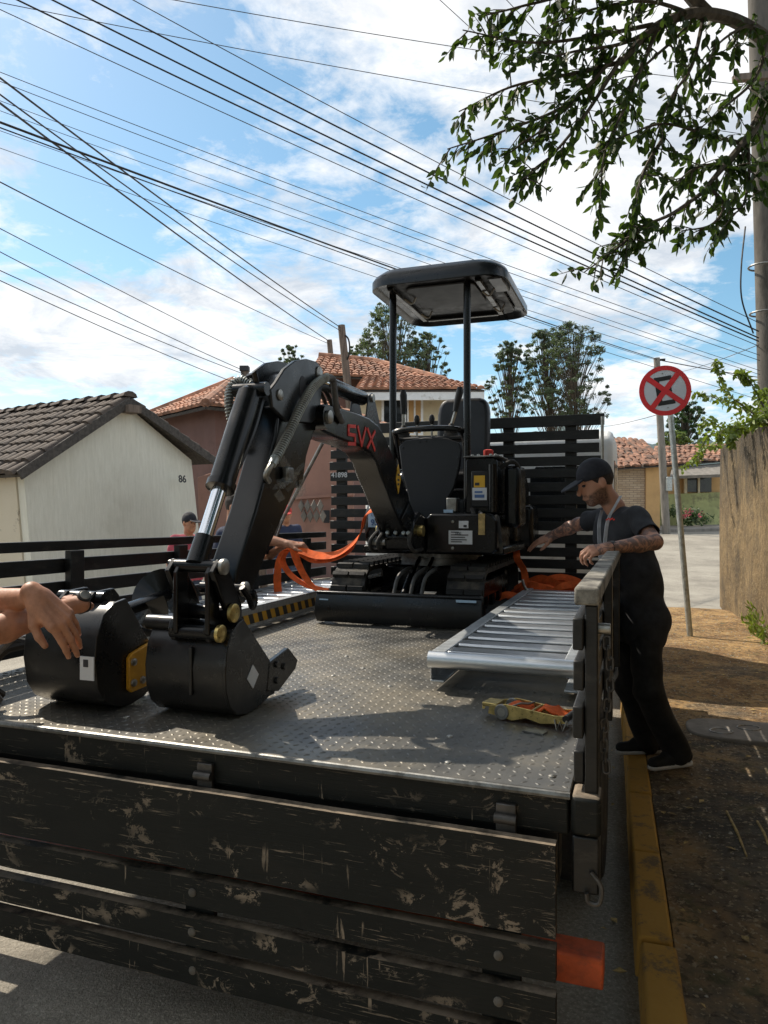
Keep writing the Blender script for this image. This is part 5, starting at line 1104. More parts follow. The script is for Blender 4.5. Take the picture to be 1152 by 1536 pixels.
# webbing hanging by the right track
h2 = T(-.66, 3.30, BED); st2 = thing('lashing_strap', 'orange lashing strap with pale hook beside the right crawler track', 'strap', h2, ROT)
P = curve_pts([(-.02, .1, .42), (.0, .03, .36), (.05, .0, .28), (.05, .02, .18), (.0, .0, .08), (.02, .03, .03), (.1, .05, .03)], 6); MB().ribbon(P, [Vector((.022, .012*math.sin(i*.5), .01)) for i in range(len(P))], .004).build('webbing', 'orange_strap', st2)
P = curve_pts([(.02, -.1, .03), (.03, -.3, .035), (.0, -.5, .03)], 6); MB().ribbon(P, Vector((.024, 0, 0)), .004).build('webbing', 'orange_strap', st2)
MB().tube(curve_pts([(.04, -.01, .22), (.06, -.03, .17), (.09, -.04, .13), (.12, -.03, .12)], 5), .010, 8).build('hook', 'zinc', st2)

# orange strap held over the left rail, tied round the machine
so_ = px(450, 822, 5.08); st = thing('lashing_strap', 'bright orange lashing strap pulled from the excavator by a hand', 'strap', so_)
def strap(pts, wv, name='webbing'):
    P = curve_pts(pts, 8); n = len(P); ws = [wv[0].lerp(wv[1], i/(n-1)) for i in range(n)]
    return MB(-so_).ribbon(P, ws, .004).build(name, 'orange_strap', st)
V = Vector
strap([px(446, 822, 5.08), px(470, 836, 5.05), px(500, 835, 4.98), px(528, 822, 4.86), px(543, 795, 4.72), px(549, 772, 4.66), px(566, 761, 4.62)], (V((.005, .02, .040)), V((.018, .01, .016))))
strap([px(448, 824, 5.07), px(475, 833, 5.02), px(505, 831, 4.95), px(533, 812, 4.80), px(545, 790, 4.70), px(551, 771, 4.65), px(566, 763, 4.61)], (V((.0, .03, .026)), V((.012, .015, .014))))
strap([px(446, 822, 5.10), px(428, 824, 5.1), px(419, 840, 5.08), px(416, 866, 5.06), px(417, 888, 5.04)], (V((.02, .01, .012)), V((.026, .01, 0))))
strap([px(440, 824, 5.09), px(447, 845, 5.06), px(458, 866, 5.02), px(472, 882, 4.97), px(498, 890, 4.9)], (V((.03, .01, -.005)), V((.012, .02, .01))))
strap([px(430, 826, 5.1), px(424, 842, 5.09), px(436, 862, 5.06), px(460, 878, 5.0), px(492, 886, 4.93)], (V((.02, .02, .005)), V((.006, .02, .012))))
# steel lever bar
b0_, b1_ = px(405, 815, 5.42), px(484, 664, 5.05); lb = thing('lever_bar', 'thin steel lever bar slanting up behind the excavator boom', 'bar', b0_)
MB(-b0_).tube([b0_, b1_], .013, 10).build('bar', 'steel_worn', lb)
c = px(412, 792, 5.3); MB(-b0_).tube([c+V((-.06, 0, .04)), c+V((.06, 0, .06)), c+V((-.01, 0, -.13)), c+V((-.06, 0, .04))], .011, 8).build('handle_frame', 'steel_worn', lb)
# ================================================================ PEOPLE
class SDF:
    def __init__(s): s.p = []; s.clip = []; s.sub = []
    def rc(s, p, q, r1, r2=None, k=.02): s.p.append(('c', np.array(p, float), np.array(q, float), r1, r2 if r2 is not None else r1, k)); return s
    def el(s, c, rad, axes=None, k=.02):
        A = np.array(axes, float) if axes is not None else np.eye(3); s.p.append(('e', np.array(c, float), np.array(rad, float), A, None, k)); return s
    def cut(s, p, n): s.clip.append((np.array(p, float), np.array(Vector(n).normalized(), float))); return s
    def mesh(s, name, res, wob=0, wf=18):
        lo = np.full(3, 1e9); hi = -lo
        bb = []
        for p in s.p:
            if p[0] == 'c': r = max(p[3], p[4]); a = np.minimum(p[1], p[2])-r; b = np.maximum(p[1], p[2])+r
            else: r = p[2].max(); a = p[1]-r; b = p[1]+r
            bb.append((a, b)); lo = np.minimum(lo, a); hi = np.maximum(hi, b)
        lo -= 3*res+.01; hi += 3*res+.01; n = np.ceil((hi-lo)/res).astype(int)+1
        D = np.full(n, .2, np.float32); ax = [lo[i]+res*np.arange(n[i]) for i in range(3)]
        for p, (a, b) in zip(s.p, bb):
            k = p[5]; mg = .03+2*k; i0 = np.maximum(0, ((a-mg-lo)/res).astype(int)); i1 = np.minimum(n, ((b+mg-lo)/res).astype(int)+2)
            sl = tuple(slice(i0[i], i1[i]) for i in range(3)); X, Y, Z = np.meshgrid(ax[0][sl[0]], ax[1][sl[1]], ax[2][sl[2]], indexing='ij')
            if p[0] == 'c':
                d = p[2]-p[1]; L2 = max(1e-9, d @ d); t = np.clip(((X-p[1][0])*d[0]+(Y-p[1][1])*d[1]+(Z-p[1][2])*d[2])/L2, 0, 1)
                v = np.sqrt((X-p[1][0]-t*d[0])**2+(Y-p[1][1]-t*d[1])**2+(Z-p[1][2]-t*d[2])**2)-(p[3]+(p[4]-p[3])*t)
            else:
                A = p[3]; q = [((X-p[1][0])*A[i][0]+(Y-p[1][1])*A[i][1]+(Z-p[1][2])*A[i][2])/p[2][i] for i in range(3)]
                r = np.sqrt(q[0]**2+q[1]**2+q[2]**2); g = np.sqrt((q[0]/p[2][0])**2+(q[1]/p[2][1])**2+(q[2]/p[2][2])**2)+1e-9; v = r*(r-1)/g
            c = D[sl]; h = np.clip(.5+.5*(c-v)/k, 0, 1); D[sl] = c+(v-c)*h-k*h*(1-h)
        if wob or s.clip:
            X, Y, Z = np.meshgrid(*ax, indexing='ij')
            if wob: D += wob*(np.sin(X*wf+Z*wf*.9+1.3)*np.sin(Y*wf*1.2+Z*wf*.5)+.6*np.sin(Z*wf*1.9+X*wf*1.4+.4)*np.sin(Y*wf*1.6-X*wf*.7))
            for p, nn in s.clip: D = np.maximum(D, (X-p[0])*nn[0]+(Y-p[1])*nn[1]+(Z-p[2])*nn[2])
        D = D.astype(np.float64); S = D < 0
        sh = tuple(k-1 for k in n); cnt = np.zeros(sh, int)
        cs = [(i, j, k) for i in (0, 1) for j in (0, 1) for k in (0, 1)]
        view = lambda A, c: A[c[0]:c[0]+sh[0], c[1]:c[1]+sh[1], c[2]:c[2]+sh[2]]
        for c in cs: cnt += view(S, c)
        ii, jj, kk = np.nonzero((cnt > 0) & (cnt < 8)); acc = np.zeros((len(ii), 3)); num = np.zeros(len(ii))
        for c in cs:
            for axx in range(3):
                if c[axx]: continue
                e = list(c); e[axx] = 1; va = D[ii+c[0], jj+c[1], kk+c[2]]; vb = D[ii+e[0], jj+e[1], kk+e[2]]
                x = (va < 0) != (vb < 0); t = np.where(x, va/np.where(x, va-vb, 1), 0); pos = np.tile(np.array(c, float), (len(ii), 1)); pos[:, axx] += t
                acc[x] += pos[x]; num[x] += 1
        V_ = (acc/num[:, None]+np.stack([ii, jj, kk], 1))*res+lo
        idx = np.full(sh, -1, int); idx[ii, jj, kk] = np.arange(len(ii)); F = []
        for axx in range(3):
            o1, o2 = [(1, 2), (2, 0), (0, 1)][axx]
            a = [slice(1, -1)]*3; b = [slice(1, -1)]*3; a[axx] = slice(0, -1); b[axx] = slice(1, None)
            dif = S[tuple(a)] != S[tuple(b)]; e = np.argwhere(dif); off = np.ones(3, int); off[axx] = 0; e = e+off
            sg = S[tuple(e.T)]; u1 = np.zeros(3, int); u1[o1] = 1; u2 = np.zeros(3, int); u2[o2] = 1
            q = np.stack([idx[tuple((e-u1-u2).T)], idx[tuple((e-u2).T)], idx[tuple(e.T)], idx[tuple((e-u1).T)]], 1)
            q[~sg] = q[~sg][:, ::-1]; F.append(q)
        F = np.concatenate(F); F = F[(F >= 0).all(1)]
        me = bpy.data.meshes.new(name); me.from_pydata(V_.tolist(), [], F.tolist()); me.validate()
        me.polygons.foreach_set('use_smooth', [True]*len(me.polygons)); return me
def sdf_part(sd, name, mat, parent, res, off, wob=0, wf=18):
    me = sd.mesh(name, res, wob, wf); me.transform(Matrix.Translation(-Vector(off))); return link(name, me, mat, parent)
V = Vector
def unit(v): return Vector(v).normalized()
def hand(sd, wr, d, n, lat, curl=(.2, .5, .4), sc=1.0, thumb=1.0, spread=.06, tips=None, tendons=False):
    """palm and five fingers; d = towards the fingers, n = back of the hand, lat = towards the thumb"""
    wr = V(wr); d = unit(d); n = V(n); n = unit(n-d*n.dot(d)); lat = V(lat); lat = unit(lat-d*lat.dot(d)-n*lat.dot(n))
    sd.rc(wr-d*.02*sc, wr+d*.015*sc, .027*sc, .026*sc, .015)
    ln = ((.044, .027, .021), (.049, .031, .022), (.045, .029, .021), (.035, .021, .019))
    for i, (o, l0) in enumerate(((.030, .088), (.0105, .094), (-.009, .090), (-.027, .081))):
        kn = wr+d*l0*sc+lat*o*sc+n*(.004-.003*abs(i-1))*sc
        sd.rc(wr+lat*o*.62*sc+d*.008*sc, kn-n*.004*sc, .0165*sc, .0125*sc, .012)
        p = kn; ang = 0; dd = unit(d+lat*spread*(1.5-i))
        for j in range(3):
            ang += curl[j]*(1+.08*(i-1)); v = dd*math.cos(ang)-n*math.sin(ang); q = p+v*ln[i][j]*sc
            sd.rc(p, q, (.0098-.0009*j)*sc*(1 if i < 3 else .88), (.0089-.0011*j)*sc*(1 if i < 3 else .88), .0035); p = q
        if tips is not None: tips.append((p, v, unit(dd*math.sin(ang)+n*math.cos(ang))))
    if tendons:
        for o in (.026, .009, -.008): sd.rc(wr+d*.03*sc+lat*o*.7*sc+n*.0165*sc, wr+d*.086*sc+lat*o*sc+n*.010*sc, .0032*sc, .004*sc, .006)
        sd.rc(wr+d*.02*sc-lat*.004+n*.018*sc, wr+d*.065*sc+lat*.016*sc+n*.013*sc, .0022, .0022, .004)
    b = wr+d*.018*sc+lat*.022*sc-n*.006*sc; v1 = unit(d*.62+lat*.72*thumb-n*.25); p1 = b+v1*.042*sc; v2 = unit(d*.9+lat*.34*thumb-n*.3); p2 = p1+v2*.033*sc; v3 = unit(d*1.0+lat*.1*thumb-n*.35); p3 = p2+v3*.026*sc
    sd.rc(b, p1, .0175*sc, .0135*sc, .014); sd.rc(p1, p2, .0118*sc, .0105*sc, .004); sd.rc(p2, p3, .0105*sc, .0082*sc, .004)
def axes(fw, up):
    fw = unit(fw); rt = unit(fw.cross(V(up))); return rt, fw, rt.cross(fw)
def make_person(label, base, J, fw, hfw, mats, hands, res=.008, cap=None, beard=False, sleeve=.72, long_hem=.0, group=None, loose=1.0, hair=True):
    base = V(base); root = thing('person', label, 'person', base); up = V((0, 0, 1))
    rt = unit(J['shR']-J['shL']); fwd = unit(fw)
    H = J['head']; hr_, hf, hu = axes(hfw, up); AX = [tuple(hr_), tuple(hf), tuple(hu)]
    b = SDF(); chest, pel = (J['shL']+J['shR'])/2-up*.10, J['pelvis']
    bel = chest.lerp(pel, .5)
    def torso(s, g, kk=.06, hem=0):
        s.rc(J['shL']+rt*.04-up*.02, J['shR']-rt*.04-up*.02, .062+g, .062+g, kk); s.rc(chest-rt*.085, chest+rt*.085, .10+g, .10+g, kk); s.rc(bel-rt*.07, bel+rt*.07, .098+g, .098+g, kk); s.rc(pel-rt*.07, pel+rt*.07, .10+g, .10+g, kk)
        for sx in (-1, 1): s.rc(chest+rt*sx*.085, bel+rt*sx*.075, .10+g, .102+g, kk); s.rc(bel+rt*sx*.075, pel+rt*sx*.075, .102+g, .104+g, kk)
    torso(b, -.012)
    b.rc(J['neck']-up*.03, H-hu*.05-hf*.02, .058, .052, .03)
    b.el(H+hu*.022-hf*.012, (.074, .093, .094), AX, .02); b.el(H-hu*.05+hf*.028, (.06, .066, .072), AX, .03); b.el(H-hu*.102+hf*.062, (.026, .022, .02), AX, .025)
    b.rc(H+hf*.094+hu*.004, H+hf*.113-hu*.032, .008, .0135, .012); b.rc(H+hf*.084+hu*.026-hr_*.03, H+hf*.084+hu*.026+hr_*.03, .014, .014, .02)
    b.rc(H+hf*.088-hu*.068-hr_*.018, H+hf*.088-hu*.068+hr_*.018, .010, .010, .008)
    for sx in (-1, 1): b.el(H+hr_*sx*.077-hu*.012-hf*.008, (.010, .02, .032), AX, .008)
    for s_ in 'LR':
        b.rc(J['sh'+s_], J['el'+s_], .047, .038, .03); m_ = J['el'+s_].lerp(J['wr'+s_], .35); b.rc(J['el'+s_], m_, .039, .04, .02); b.rc(m_, J['wr'+s_], .04, .026, .02)
        b.rc(J['hip'+s_], J['kn'+s_], .075, .05, .03); b.rc(J['kn'+s_], J['an'+s_], .048, .034, .03); b.rc(J['an'+s_], J['an'+s_]+J['toe'+s_]*.10-up*.052, .028, .018, .01)
    tips = []
    for s_ in 'LR':
        h = hands.get(s_)
        if h: hand(b, J['wr'+s_], tips=tips, **h)
    body = sdf_part(b, 'body', mats['skin'], root, res, base)
    if 'ink' in mats:
        at = body.data.attributes.new('ink', 'FLOAT', 'POINT'); co = np.empty(len(body.data.vertices)*3); body.data.vertices.foreach_get('co', co); co = co.reshape(-1, 3)+np.array(base); wv = np.zeros(len(co))
        for s_ in 'LR':
            for p, q in ((J['sh'+s_], J['el'+s_]), (J['el'+s_], J['wr'+s_])):
                p, q = np.array(p), np.array(q); d = q-p; t = np.clip((co-p) @ d/(d @ d), 0, 1); wv = np.maximum(wv, np.linalg.norm(co-p-t[:, None]*d, axis=1) < .07)
        at.data.foreach_set('value', wv.astype(np.float32))
    if beard:
        at = body.data.attributes.new('beard', 'FLOAT', 'POINT'); co = np.empty(len(body.data.vertices)*3); body.data.vertices.foreach_get('co', co); co = co.reshape(-1, 3)+np.array(base)-np.array(H)
        x, y, z = co @ np.array(hr_), co @ np.array(hf), co @ np.array(hu); sm_ = lambda t: np.clip(t, 0, 1)
        wv = sm_((-.030-.35*np.maximum(y-.03, 0)-z)/.012)*sm_((y+.035)/.02)*sm_((z+.150)/.02)*(1-.8*np.exp(-((z+.068)/.008)**2)*(y > .08)); wv = np.maximum(wv, np.exp(-((z+.052)/.007)**2)*(y > .085)*(np.abs(x) < .035)*.9)
        at.data.foreach_set('value', wv.astype(np.float32))
    if res < .005:
        for p, v, nn in tips:
            x = unit(v.cross(nn)); m = SDF().el(p+nn*.0050-v*.002, (.0052, .0062, .0018), [tuple(x), tuple(v), tuple(nn)], .001); sdf_part(m, 'fingernail', 'nail', root, .0008, base)
    # shirt
    s = SDF(); torso(s, .010*loose)
    if long_hem:
        for sx in (-1, 1): s.rc(pel+rt*sx*.075, pel+rt*sx*.075-up*long_hem, .110, .106, .05)
    for s_ in 'LR': e = J['sh'+s_].lerp(J['el'+s_], sleeve); s.rc(J['sh'+s_], e, .062*loose, .058*loose, .03)
    me = s.mesh('shirt', max(res, .008), .0055, 23); 
    # open the sleeves, the hem and the neck
    bm = bmesh.new(); bm.from_mesh(me)
    kill = []
    hemz = pel.z-long_hem-.06
    for v in bm.verts:
        p = v.co; bad = p.z < hemz or (p-(J['neck']+up*.035)).length < .062
        for s_ in 'LR':
            d = unit(J['el'+s_]-J['sh'+s_]); e = J['sh'+s_].lerp(J['el'+s_], sleeve)
            if (p-e).dot(d) > .0 and (p-e-d*(p-e).dot(d)).length < .085: bad = True
        if bad: kill.append(v)
    bmesh.ops.delete(bm, geom=kill, context='VERTS'); bm.to_mesh(me); bm.free(); me.transform(Matrix.Translation(-base)); sh_ = link('shirt', me, mats['shirt'], root)
    sm = sh_.modifiers.new('thick', 'SOLIDIFY'); sm.thickness = .004; sm.offset = -1
    # trousers
    t = SDF(); t.rc(pel-rt*.075+up*.03, pel+rt*.075+up*.03, .104, .104, .04)
    for s_ in 'LR': t.rc(J['hip'+s_], J['kn'+s_], .094, .072, .04); t.rc(J['kn'+s_], J['an'+s_]-up*.015, .074, .074, .03)
    lowest = min(J['anL'].z, J['anR'].z)
    sdf_part(t.cut(pel+up*.09, up), 'trousers', mats['trousers'], root, max(res, .009), base, .0065, 21)
    for s_ in 'LR':
        a = J['an'+s_]; td = J['toe'+s_]; z = a.z-.085; q = SDF(); gz = V((a.x, a.y, z+.04))
        q.rc(gz-td*.05+up*.012, gz+td*.06+up*.01, .042, .038, .02); q.rc(gz+td*.06, gz+td*.165-up*.006, .038, .032, .02); q.rc(gz-td*.04+up*.02, gz-td*.025+up*.065, .042, .042, .02); q.rc(gz+td*.0+up*.05, gz+td*.07+up*.018, .036, .034, .02); q.cut(gz-up*.022, -up)
        sho = sdf_part(q, 'shoe', mats.get('shoe', 'trouser_black'), root, .008, base)
        q = SDF(); q.rc(gz-td*.05-up*.018, gz+td*.165-up*.018, .046, .036, .02); q.cut(gz-up*.018, up); q.cut(gz-up*.040, -up); sdf_part(q, 'sole', mats.get('sole', 'shoe_white'), sho, .007, base)
    for sx in (-1, 1): sdf_part(SDF().el(H+hf*.083+hr_*sx*.031+hu*.006, (.013, .010, .008), AX, .002), 'eye', 'print_dark', root, .003, base)
    if hair: q = SDF(); q.el(H+hu*.025-hf*.016, (.077, .095, .097), AX, .01); q.cut(H+hf*.055, hf-hu*.55); q.cut(H-hu*.045, -hu+hf*.3); sdf_part(q, 'hair', 'hair', root, .006, base, .0012, 90)
    if cap:
        q = SDF(); q.el(H+hu*.036-hf*.008, (.084, .102, .100), AX, .01); q.cut(H+hu*.022, -hu+hf*.05); c_ = sdf_part(q, 'cap', cap, root, .006, base)
        q = SDF(); q.el(H+hf*.125+hu*.022, (.072, .082, .028), [tuple(hr_), tuple(unit(hf-hu*.22)), tuple(unit(hu+hf*.22))], .01); q.cut(H+hf*.125+hu*.026, -hu-hf*.2); q.cut(H+hf*.125+hu*.036, hu+hf*.22); sdf_part(q, 'brim', cap, c_, .005, base)
    return root
def standing(base, h, yaw, extra=None, lean=0):
    """upright pose; yaw = heading in the ground plane"""
    b = V(base); f = V((math.cos(yaw), math.sin(yaw), 0)); r = V((f.y, -f.x, 0)); k = h/1.75; u = V((0, 0, 1))
    J = dict(head=b+u*1.635*k+f*(.03+lean), neck=b+u*1.47*k+f*lean*.8, pelvis=b+u*.93*k)
    for s_, g in (('L', -1), ('R', 1)):
        J['sh'+s_] = b+u*1.42*k+r*g*.18*k+f*lean*.8; J['el'+s_] = b+u*1.13*k+r*g*.24*k-f*.03; J['wr'+s_] = b+u*.90*k+r*g*.24*k+f*.08
        J['hip'+s_] = b+u*.90*k+r*g*.09*k; J['kn'+s_] = b+u*.50*k+r*g*.10*k+f*.02; J['an'+s_] = b+u*.085+r*g*.11*k; J['toe'+s_] = f
    if extra: J.update(extra)
    return J, f, r
# --- man at the side gate
ZS = .125
J = dict(head=px(893, 723, 4.05), neck=px(922, 753, 4.08), pelvis=px(960, 925, 4.06),
         shL=px(955, 775, 3.90), shR=px(912, 775, 4.26), elL=px(982, 813, 3.66), wrL=px(913, 822, 3.53), elR=px(868, 786, 4.50), wrR=px(829, 803, 4.66),
         hipL=px(966, 935, 3.97), hipR=px(953, 930, 4.16), knL=px(972, 1035, 3.93), knR=px(945, 1030, 4.17), anL=px(1016, 1132, 4.02), anR=px(972, 1108, 4.27),
         toeL=unit((-.93, -.36, 0)), toeR=unit((-.99, -.1, 0)))
J['anL'].z = ZS+.10; J['anR'].z = ZS+.09
mb_ = V((J['pelvis'].x, J['pelvis'].y, ZS))
man = make_person('bearded man in black cap and T-shirt leaning on the side gate', mb_, J, (-1, -.12, 0), (-.93, -.10, -.36),
    dict(skin='skin_tattooed', ink=1, shirt='shirt_black', trousers='trouser_black', shoe='trouser_black', sole='shoe_white'),
    dict(L=dict(d=(-.95, -.05, -.12), n=(-.1, -.45, .9), lat=(-.2, .9, .3), curl=(.75, .8, .5)), R=dict(d=(-.8, .35, -.35), n=(-.2, -.4, .85), lat=(.3, -.9, 0), curl=(.2, .25, .2))), res=.0065, cap='cap_navy', beard=True, long_hem=.09, loose=1.0)
P = curve_pts([px(931, 744, 4.0), px(922, 760, 3.92), px(912, 780, 3.86), px(908, 808, 3.82), px(906, 838, 3.80), px(901, 838, 3.9), px(899, 808, 3.97), px(899, 783, 4.02), px(903, 765, 4.1)], 6)
MB(-mb_).ribbon(P, [V((.011, .006, .002))]*len(P), .003).build('lanyard', 'lanyard', man)
c = px(915, 822, 3.53); dfa = unit(J['wrL']-J['elL']); MB(-mb_).tube([J['wrL']-dfa*.03, J['wrL']-dfa*.005], .034, 14).build('watch_strap', 'plastic_black', man)
m = MB(-mb_)
for i in range(5): q = px(909+i*2.6, 780-(i % 2)*1.6, 3.772); m.beam(q, q+V((.009, 0, .004)), .004, .006)
m.build('chest_logo', 'red_letter', man)
# --- bystander in pink beyond the rail
bp = V((-2.44, 9.0, 0)); bp.z = hgt(bp.x, bp.y); J, f, r = standing(bp, 1.63, R(-55), lean=.03)
make_person('man in pink sweatshirt and black cap standing by the white house', bp, J, f, unit((.75, -.65, -.05)), dict(skin='skin', shirt='shirt_pink', trousers='jeans'), {}, res=.011, cap='cap_navy', sleeve=.97)
# --- bystander in red cap behind the lever bar
bp = V((-1.44, 10.6, 0)); bp.z = hgt(bp.x, bp.y); J, f, r = standing(bp, 1.72, R(-70))
make_person('man in red cap and dark shirt standing behind the lever bar', bp, J, f, unit((.2, -.95, -.1)), dict(skin='skin', shirt='shirt_blue', trousers='jeans'), {}, res=.012, cap='cap_red')
# --- man in dark blue behind the dipper arm, pulling the strap
bp = V((-1.20, 5.52, 0)); J, f, r = standing(bp, 1.70, R(-8), lean=.06)
J['wrR'] = px(436, 817, 5.12); J['elR'] = px(384, 806, 5.22); J['elL'] = bp+V((.18, .22, 1.12)); J['wrL'] = px(430, 825, 5.2)+V((-.05, .12, .02))
make_person('man in dark blue shirt behind the dipper arm pulling the orange strap', bp, J, f, unit((.9, -.3, -.3)), dict(skin='skin', shirt='shirt_blue', trousers='jeans'),
    dict(R=dict(d=(.95, -.1, .05), n=(0, -.3, .95), lat=(.1, -.9, .2), curl=(.9, 1.0, .6))), res=.009, sleeve=.7)
# --- person resting crossed hands on the spare bucket
bp = V((-1.78, 2.05, 0)); J, f, r = standing(bp, 1.72, R(8), lean=.12)
J.update(head=V((-1.50, 2.12, 1.66)), neck=V((-1.56, 2.10, 1.50)), shL=V((-1.54, 2.29, 1.43)), shR=V((-1.46, 1.93, 1.42)),
         elL=px(-42, 905, 2.25), wrL=px(56, 896, 2.07), elR=px(-62, 965, 2.0), wrR=px(120, 905, 2.30))
hp_ = make_person('person standing at the tail resting crossed forearms on the spare bucket', bp, J, f, unit((.75, -.1, -.4)), dict(skin='skin', shirt='shirt_blue', trousers='jeans'),
    dict(L=dict(d=(.72, -.10, -.60), n=(.45, -.68, .52), lat=(-.8, -.25, -.5), curl=(.66, .24, .16), sc=1.14, thumb=.8, spread=.02, tendons=True), R=dict(d=(-.62, .75, .12), n=(.1, .1, .98), lat=(.8, .5, .1), curl=(.5, .4, .3), sc=.9)), res=.0045, sleeve=.6)
wd_ = unit(J['wrR']-J['elR']); wc = J['wrR']+wd_*.004
MB(-bp).tube([wc-wd_*.013, wc+wd_*.013], .034, 20).build('watch_strap', 'plastic_black', hp_)
wn_ = V((.25, -.75, .5)); wn_ = unit(wn_-wd_*wn_.dot(wd_)); wt_ = MB(-bp).lathe([(.021, .028), (.021, .040), (.018, .042)], wc, wn_, 20).build('watch_case', 'plastic_black', hp_); MB(-bp).lathe([(.016, .0421), (.015, .0435)], wc, wn_, 18).build('dial', 'zinc', wt_)
# ================================================================ VEGETATION
def leaf_geo(p, d, n, l, wd, droop=.25):
    d = d.normalized(); x = d.cross(n); x = x.normalized() if x.length > 1e-5 else d.orthogonal().normalized(); n = x.cross(d)
    t = p+d*l-V((0, 0, l*droop)); a = p+d*l*.35-V((0, 0, l*droop*.2)); b = p+d*l*.70-V((0, 0, l*droop*.55))
    return [p, a+x*wd*.5+n*wd*.12, b+x*wd*.42+n*wd*.10, t, b-x*wd*.42+n*wd*.10, a-x*wd*.5+n*wd*.12, a, b], [(0, 1, 6), (6, 1, 2, 7), (7, 2, 3), (0, 6, 5), (6, 7, 4, 5), (7, 3, 4)]
vr = random.Random(11)
def rv(s=1): return V((vr.gauss(0, s), vr.gauss(0, s), vr.gauss(0, s)))
tb = V((4.35, 5.75, .0)); tree = thing('street_tree', 'leafy broadleaf tree overhanging from behind the yard wall', 'tree', tb)
limbs = MB(-tb); leaves = []                 # (pos, dir, normal, length, width)
limbs.tube(curve_pts([tb, tb+V((.05, 0, 1.5)), tb+V((-.1, -.05, 3.0)), tb+V((-.55, -.2, 4.4)), tb+V((-.9, -.2, 5.4))], 6), [.20]*7+[.17]*7+[.14]*7+[.10]*4, 10)
def branch(pts, r0, r1, n=6):
    C = curve_pts(pts, n); k = len(C); limbs.tube(C, [r0+(r1-r0)*i/(k-1) for i in range(k)], 7); return C
def twigs(C, f0, dens, ll, tl=.28, keep=None):
    tot = sum((b-a).length for a, b in zip(C[:-1], C[1:])); n = max(3, int(tot*(1-f0)*dens))
    for k in range(n):
        f = f0+(1-f0)*(k+vr.random())/n; i = min(len(C)-2, int(f*(len(C)-1))); p = C[i].lerp(C[i+1], f*(len(C)-1)-i); d0 = (C[i+1]-C[i]).normalized()
        d = (d0*.7+rv(.6)+V((0, 0, -.15))).normalized(); l = tl*vr.uniform(.5, 1.2); e = p+d*l+V((0, 0, -l*.18))
        limbs.tube([p, p.lerp(e, .5)+V((0, 0, l*.05)), e], [.005, .004, .002], 4, False)
        m_ = int(l/.024)
        for j in range(m_):
            g = (j+1)/m_; q = p.lerp(e, g); dl = (d*.6+rv(.55)+V((0, 0, -.55))).normalized()
            leaves.append((q, dl, rv(1).normalized(), ll*vr.uniform(.65, 1.2), ll*vr.uniform(.40, .56)))
L0 = branch([tb+V((-.55, -.2, 4.4)), px(1150, 60, 5.3), px(1060, 20, 5.1), px(985, 40, 5.0), px(930, 95, 4.95)], .06, .022)
L1 = branch([px(1060, 20, 5.1), px(1000, -40, 5.1), px(930, -60, 5.1), px(850, -40, 5.0)], .05, .02)
L2 = branch([tb+V((-.4, -.15, 4.0)), px(1180, 150, 5.2), px(1120, 210, 5.1), px(1060, 280, 5.0)], .06, .015)
tips_ = [((985, 40, 5.0), (880, 60, 4.95), (790, 55, 4.9), (700, 45, 4.85)), ((930, 95, 4.95), (850, 110, 4.9), (770, 130, 4.85), (690, 165, 4.8)), ((930, 95, 4.95), (850, 150, 4.9), (760, 190, 4.85), (672, 222, 4.8)),
    ((930, 95, 4.95), (880, 180, 4.9), (830, 230, 4.85), (785, 270, 4.8)), ((985, 40, 5.0), (940, 150, 4.9), (915, 230, 4.9), (900, 290, 4.85)), ((1060, 280, 5.0), (1000, 320, 4.9), (960, 345, 4.85), (940, 378, 4.8)),
    ((960, 300, 4.9), (945, 350, 4.85), (915, 380, 4.8), (888, 408, 4.75)), ((1000, 200, 5), (970, 260, 4.9), (950, 310, 4.85), (945, 350, 4.8)), ((1120, 210, 5.1), (1060, 200, 5), (1000, 190, 4.9), (930, 210, 4.85)),
    ((1060, 280, 5.0), (1080, 310, 5), (1060, 330, 4.95), (1020, 345, 4.9)), ((1060, 20, 5.1), (1040, 100, 5), (1010, 150, 4.95), (985, 215, 4.9)), ((930, -60, 5.1), (850, -20, 5), (780, 5, 4.95), (720, 20, 4.9)), ((1060, 20, 5.1), (980, 10, 5), (900, 20, 4.9), (830, 30, 4.85)),
    ((1120, 210, 5.1), (1130, 260, 5.05), (1110, 300, 5), (1090, 330, 4.95)), ((1150, 60, 5.3), (1130, 120, 5.2), (1080, 160, 5.1), (1040, 200, 5)), ((985, 40, 5.0), (930, 60, 4.9), (860, 80, 4.85), (800, 95, 4.8)), ((850, 150, 4.9), (830, 180, 4.85), (810, 200, 4.8), (760, 235, 4.8)),
    ((1150, 60, 5.3), (1120, 40, 5.1), (1090, 60, 5.0), (1060, 100, 4.9)), ((1060, 20, 5.1), (1010, 60, 5.1), (960, 110, 5.0), (935, 150, 5.0)), ((1120, 210, 5.1), (1090, 240, 5.1), (1050, 255, 5), (1010, 270, 4.9))]
for a_ in tips_:
    C = branch([px(*p)+rv(.02) for p in a_], .016, .004); twigs(C, .10, 18, .078, .24)
twigs(L0, .35, 10, .085, .25); twigs(L1, .2, 14, .085, .3); twigs(L2, .3, 14, .085, .26)
n_in = len(leaves)
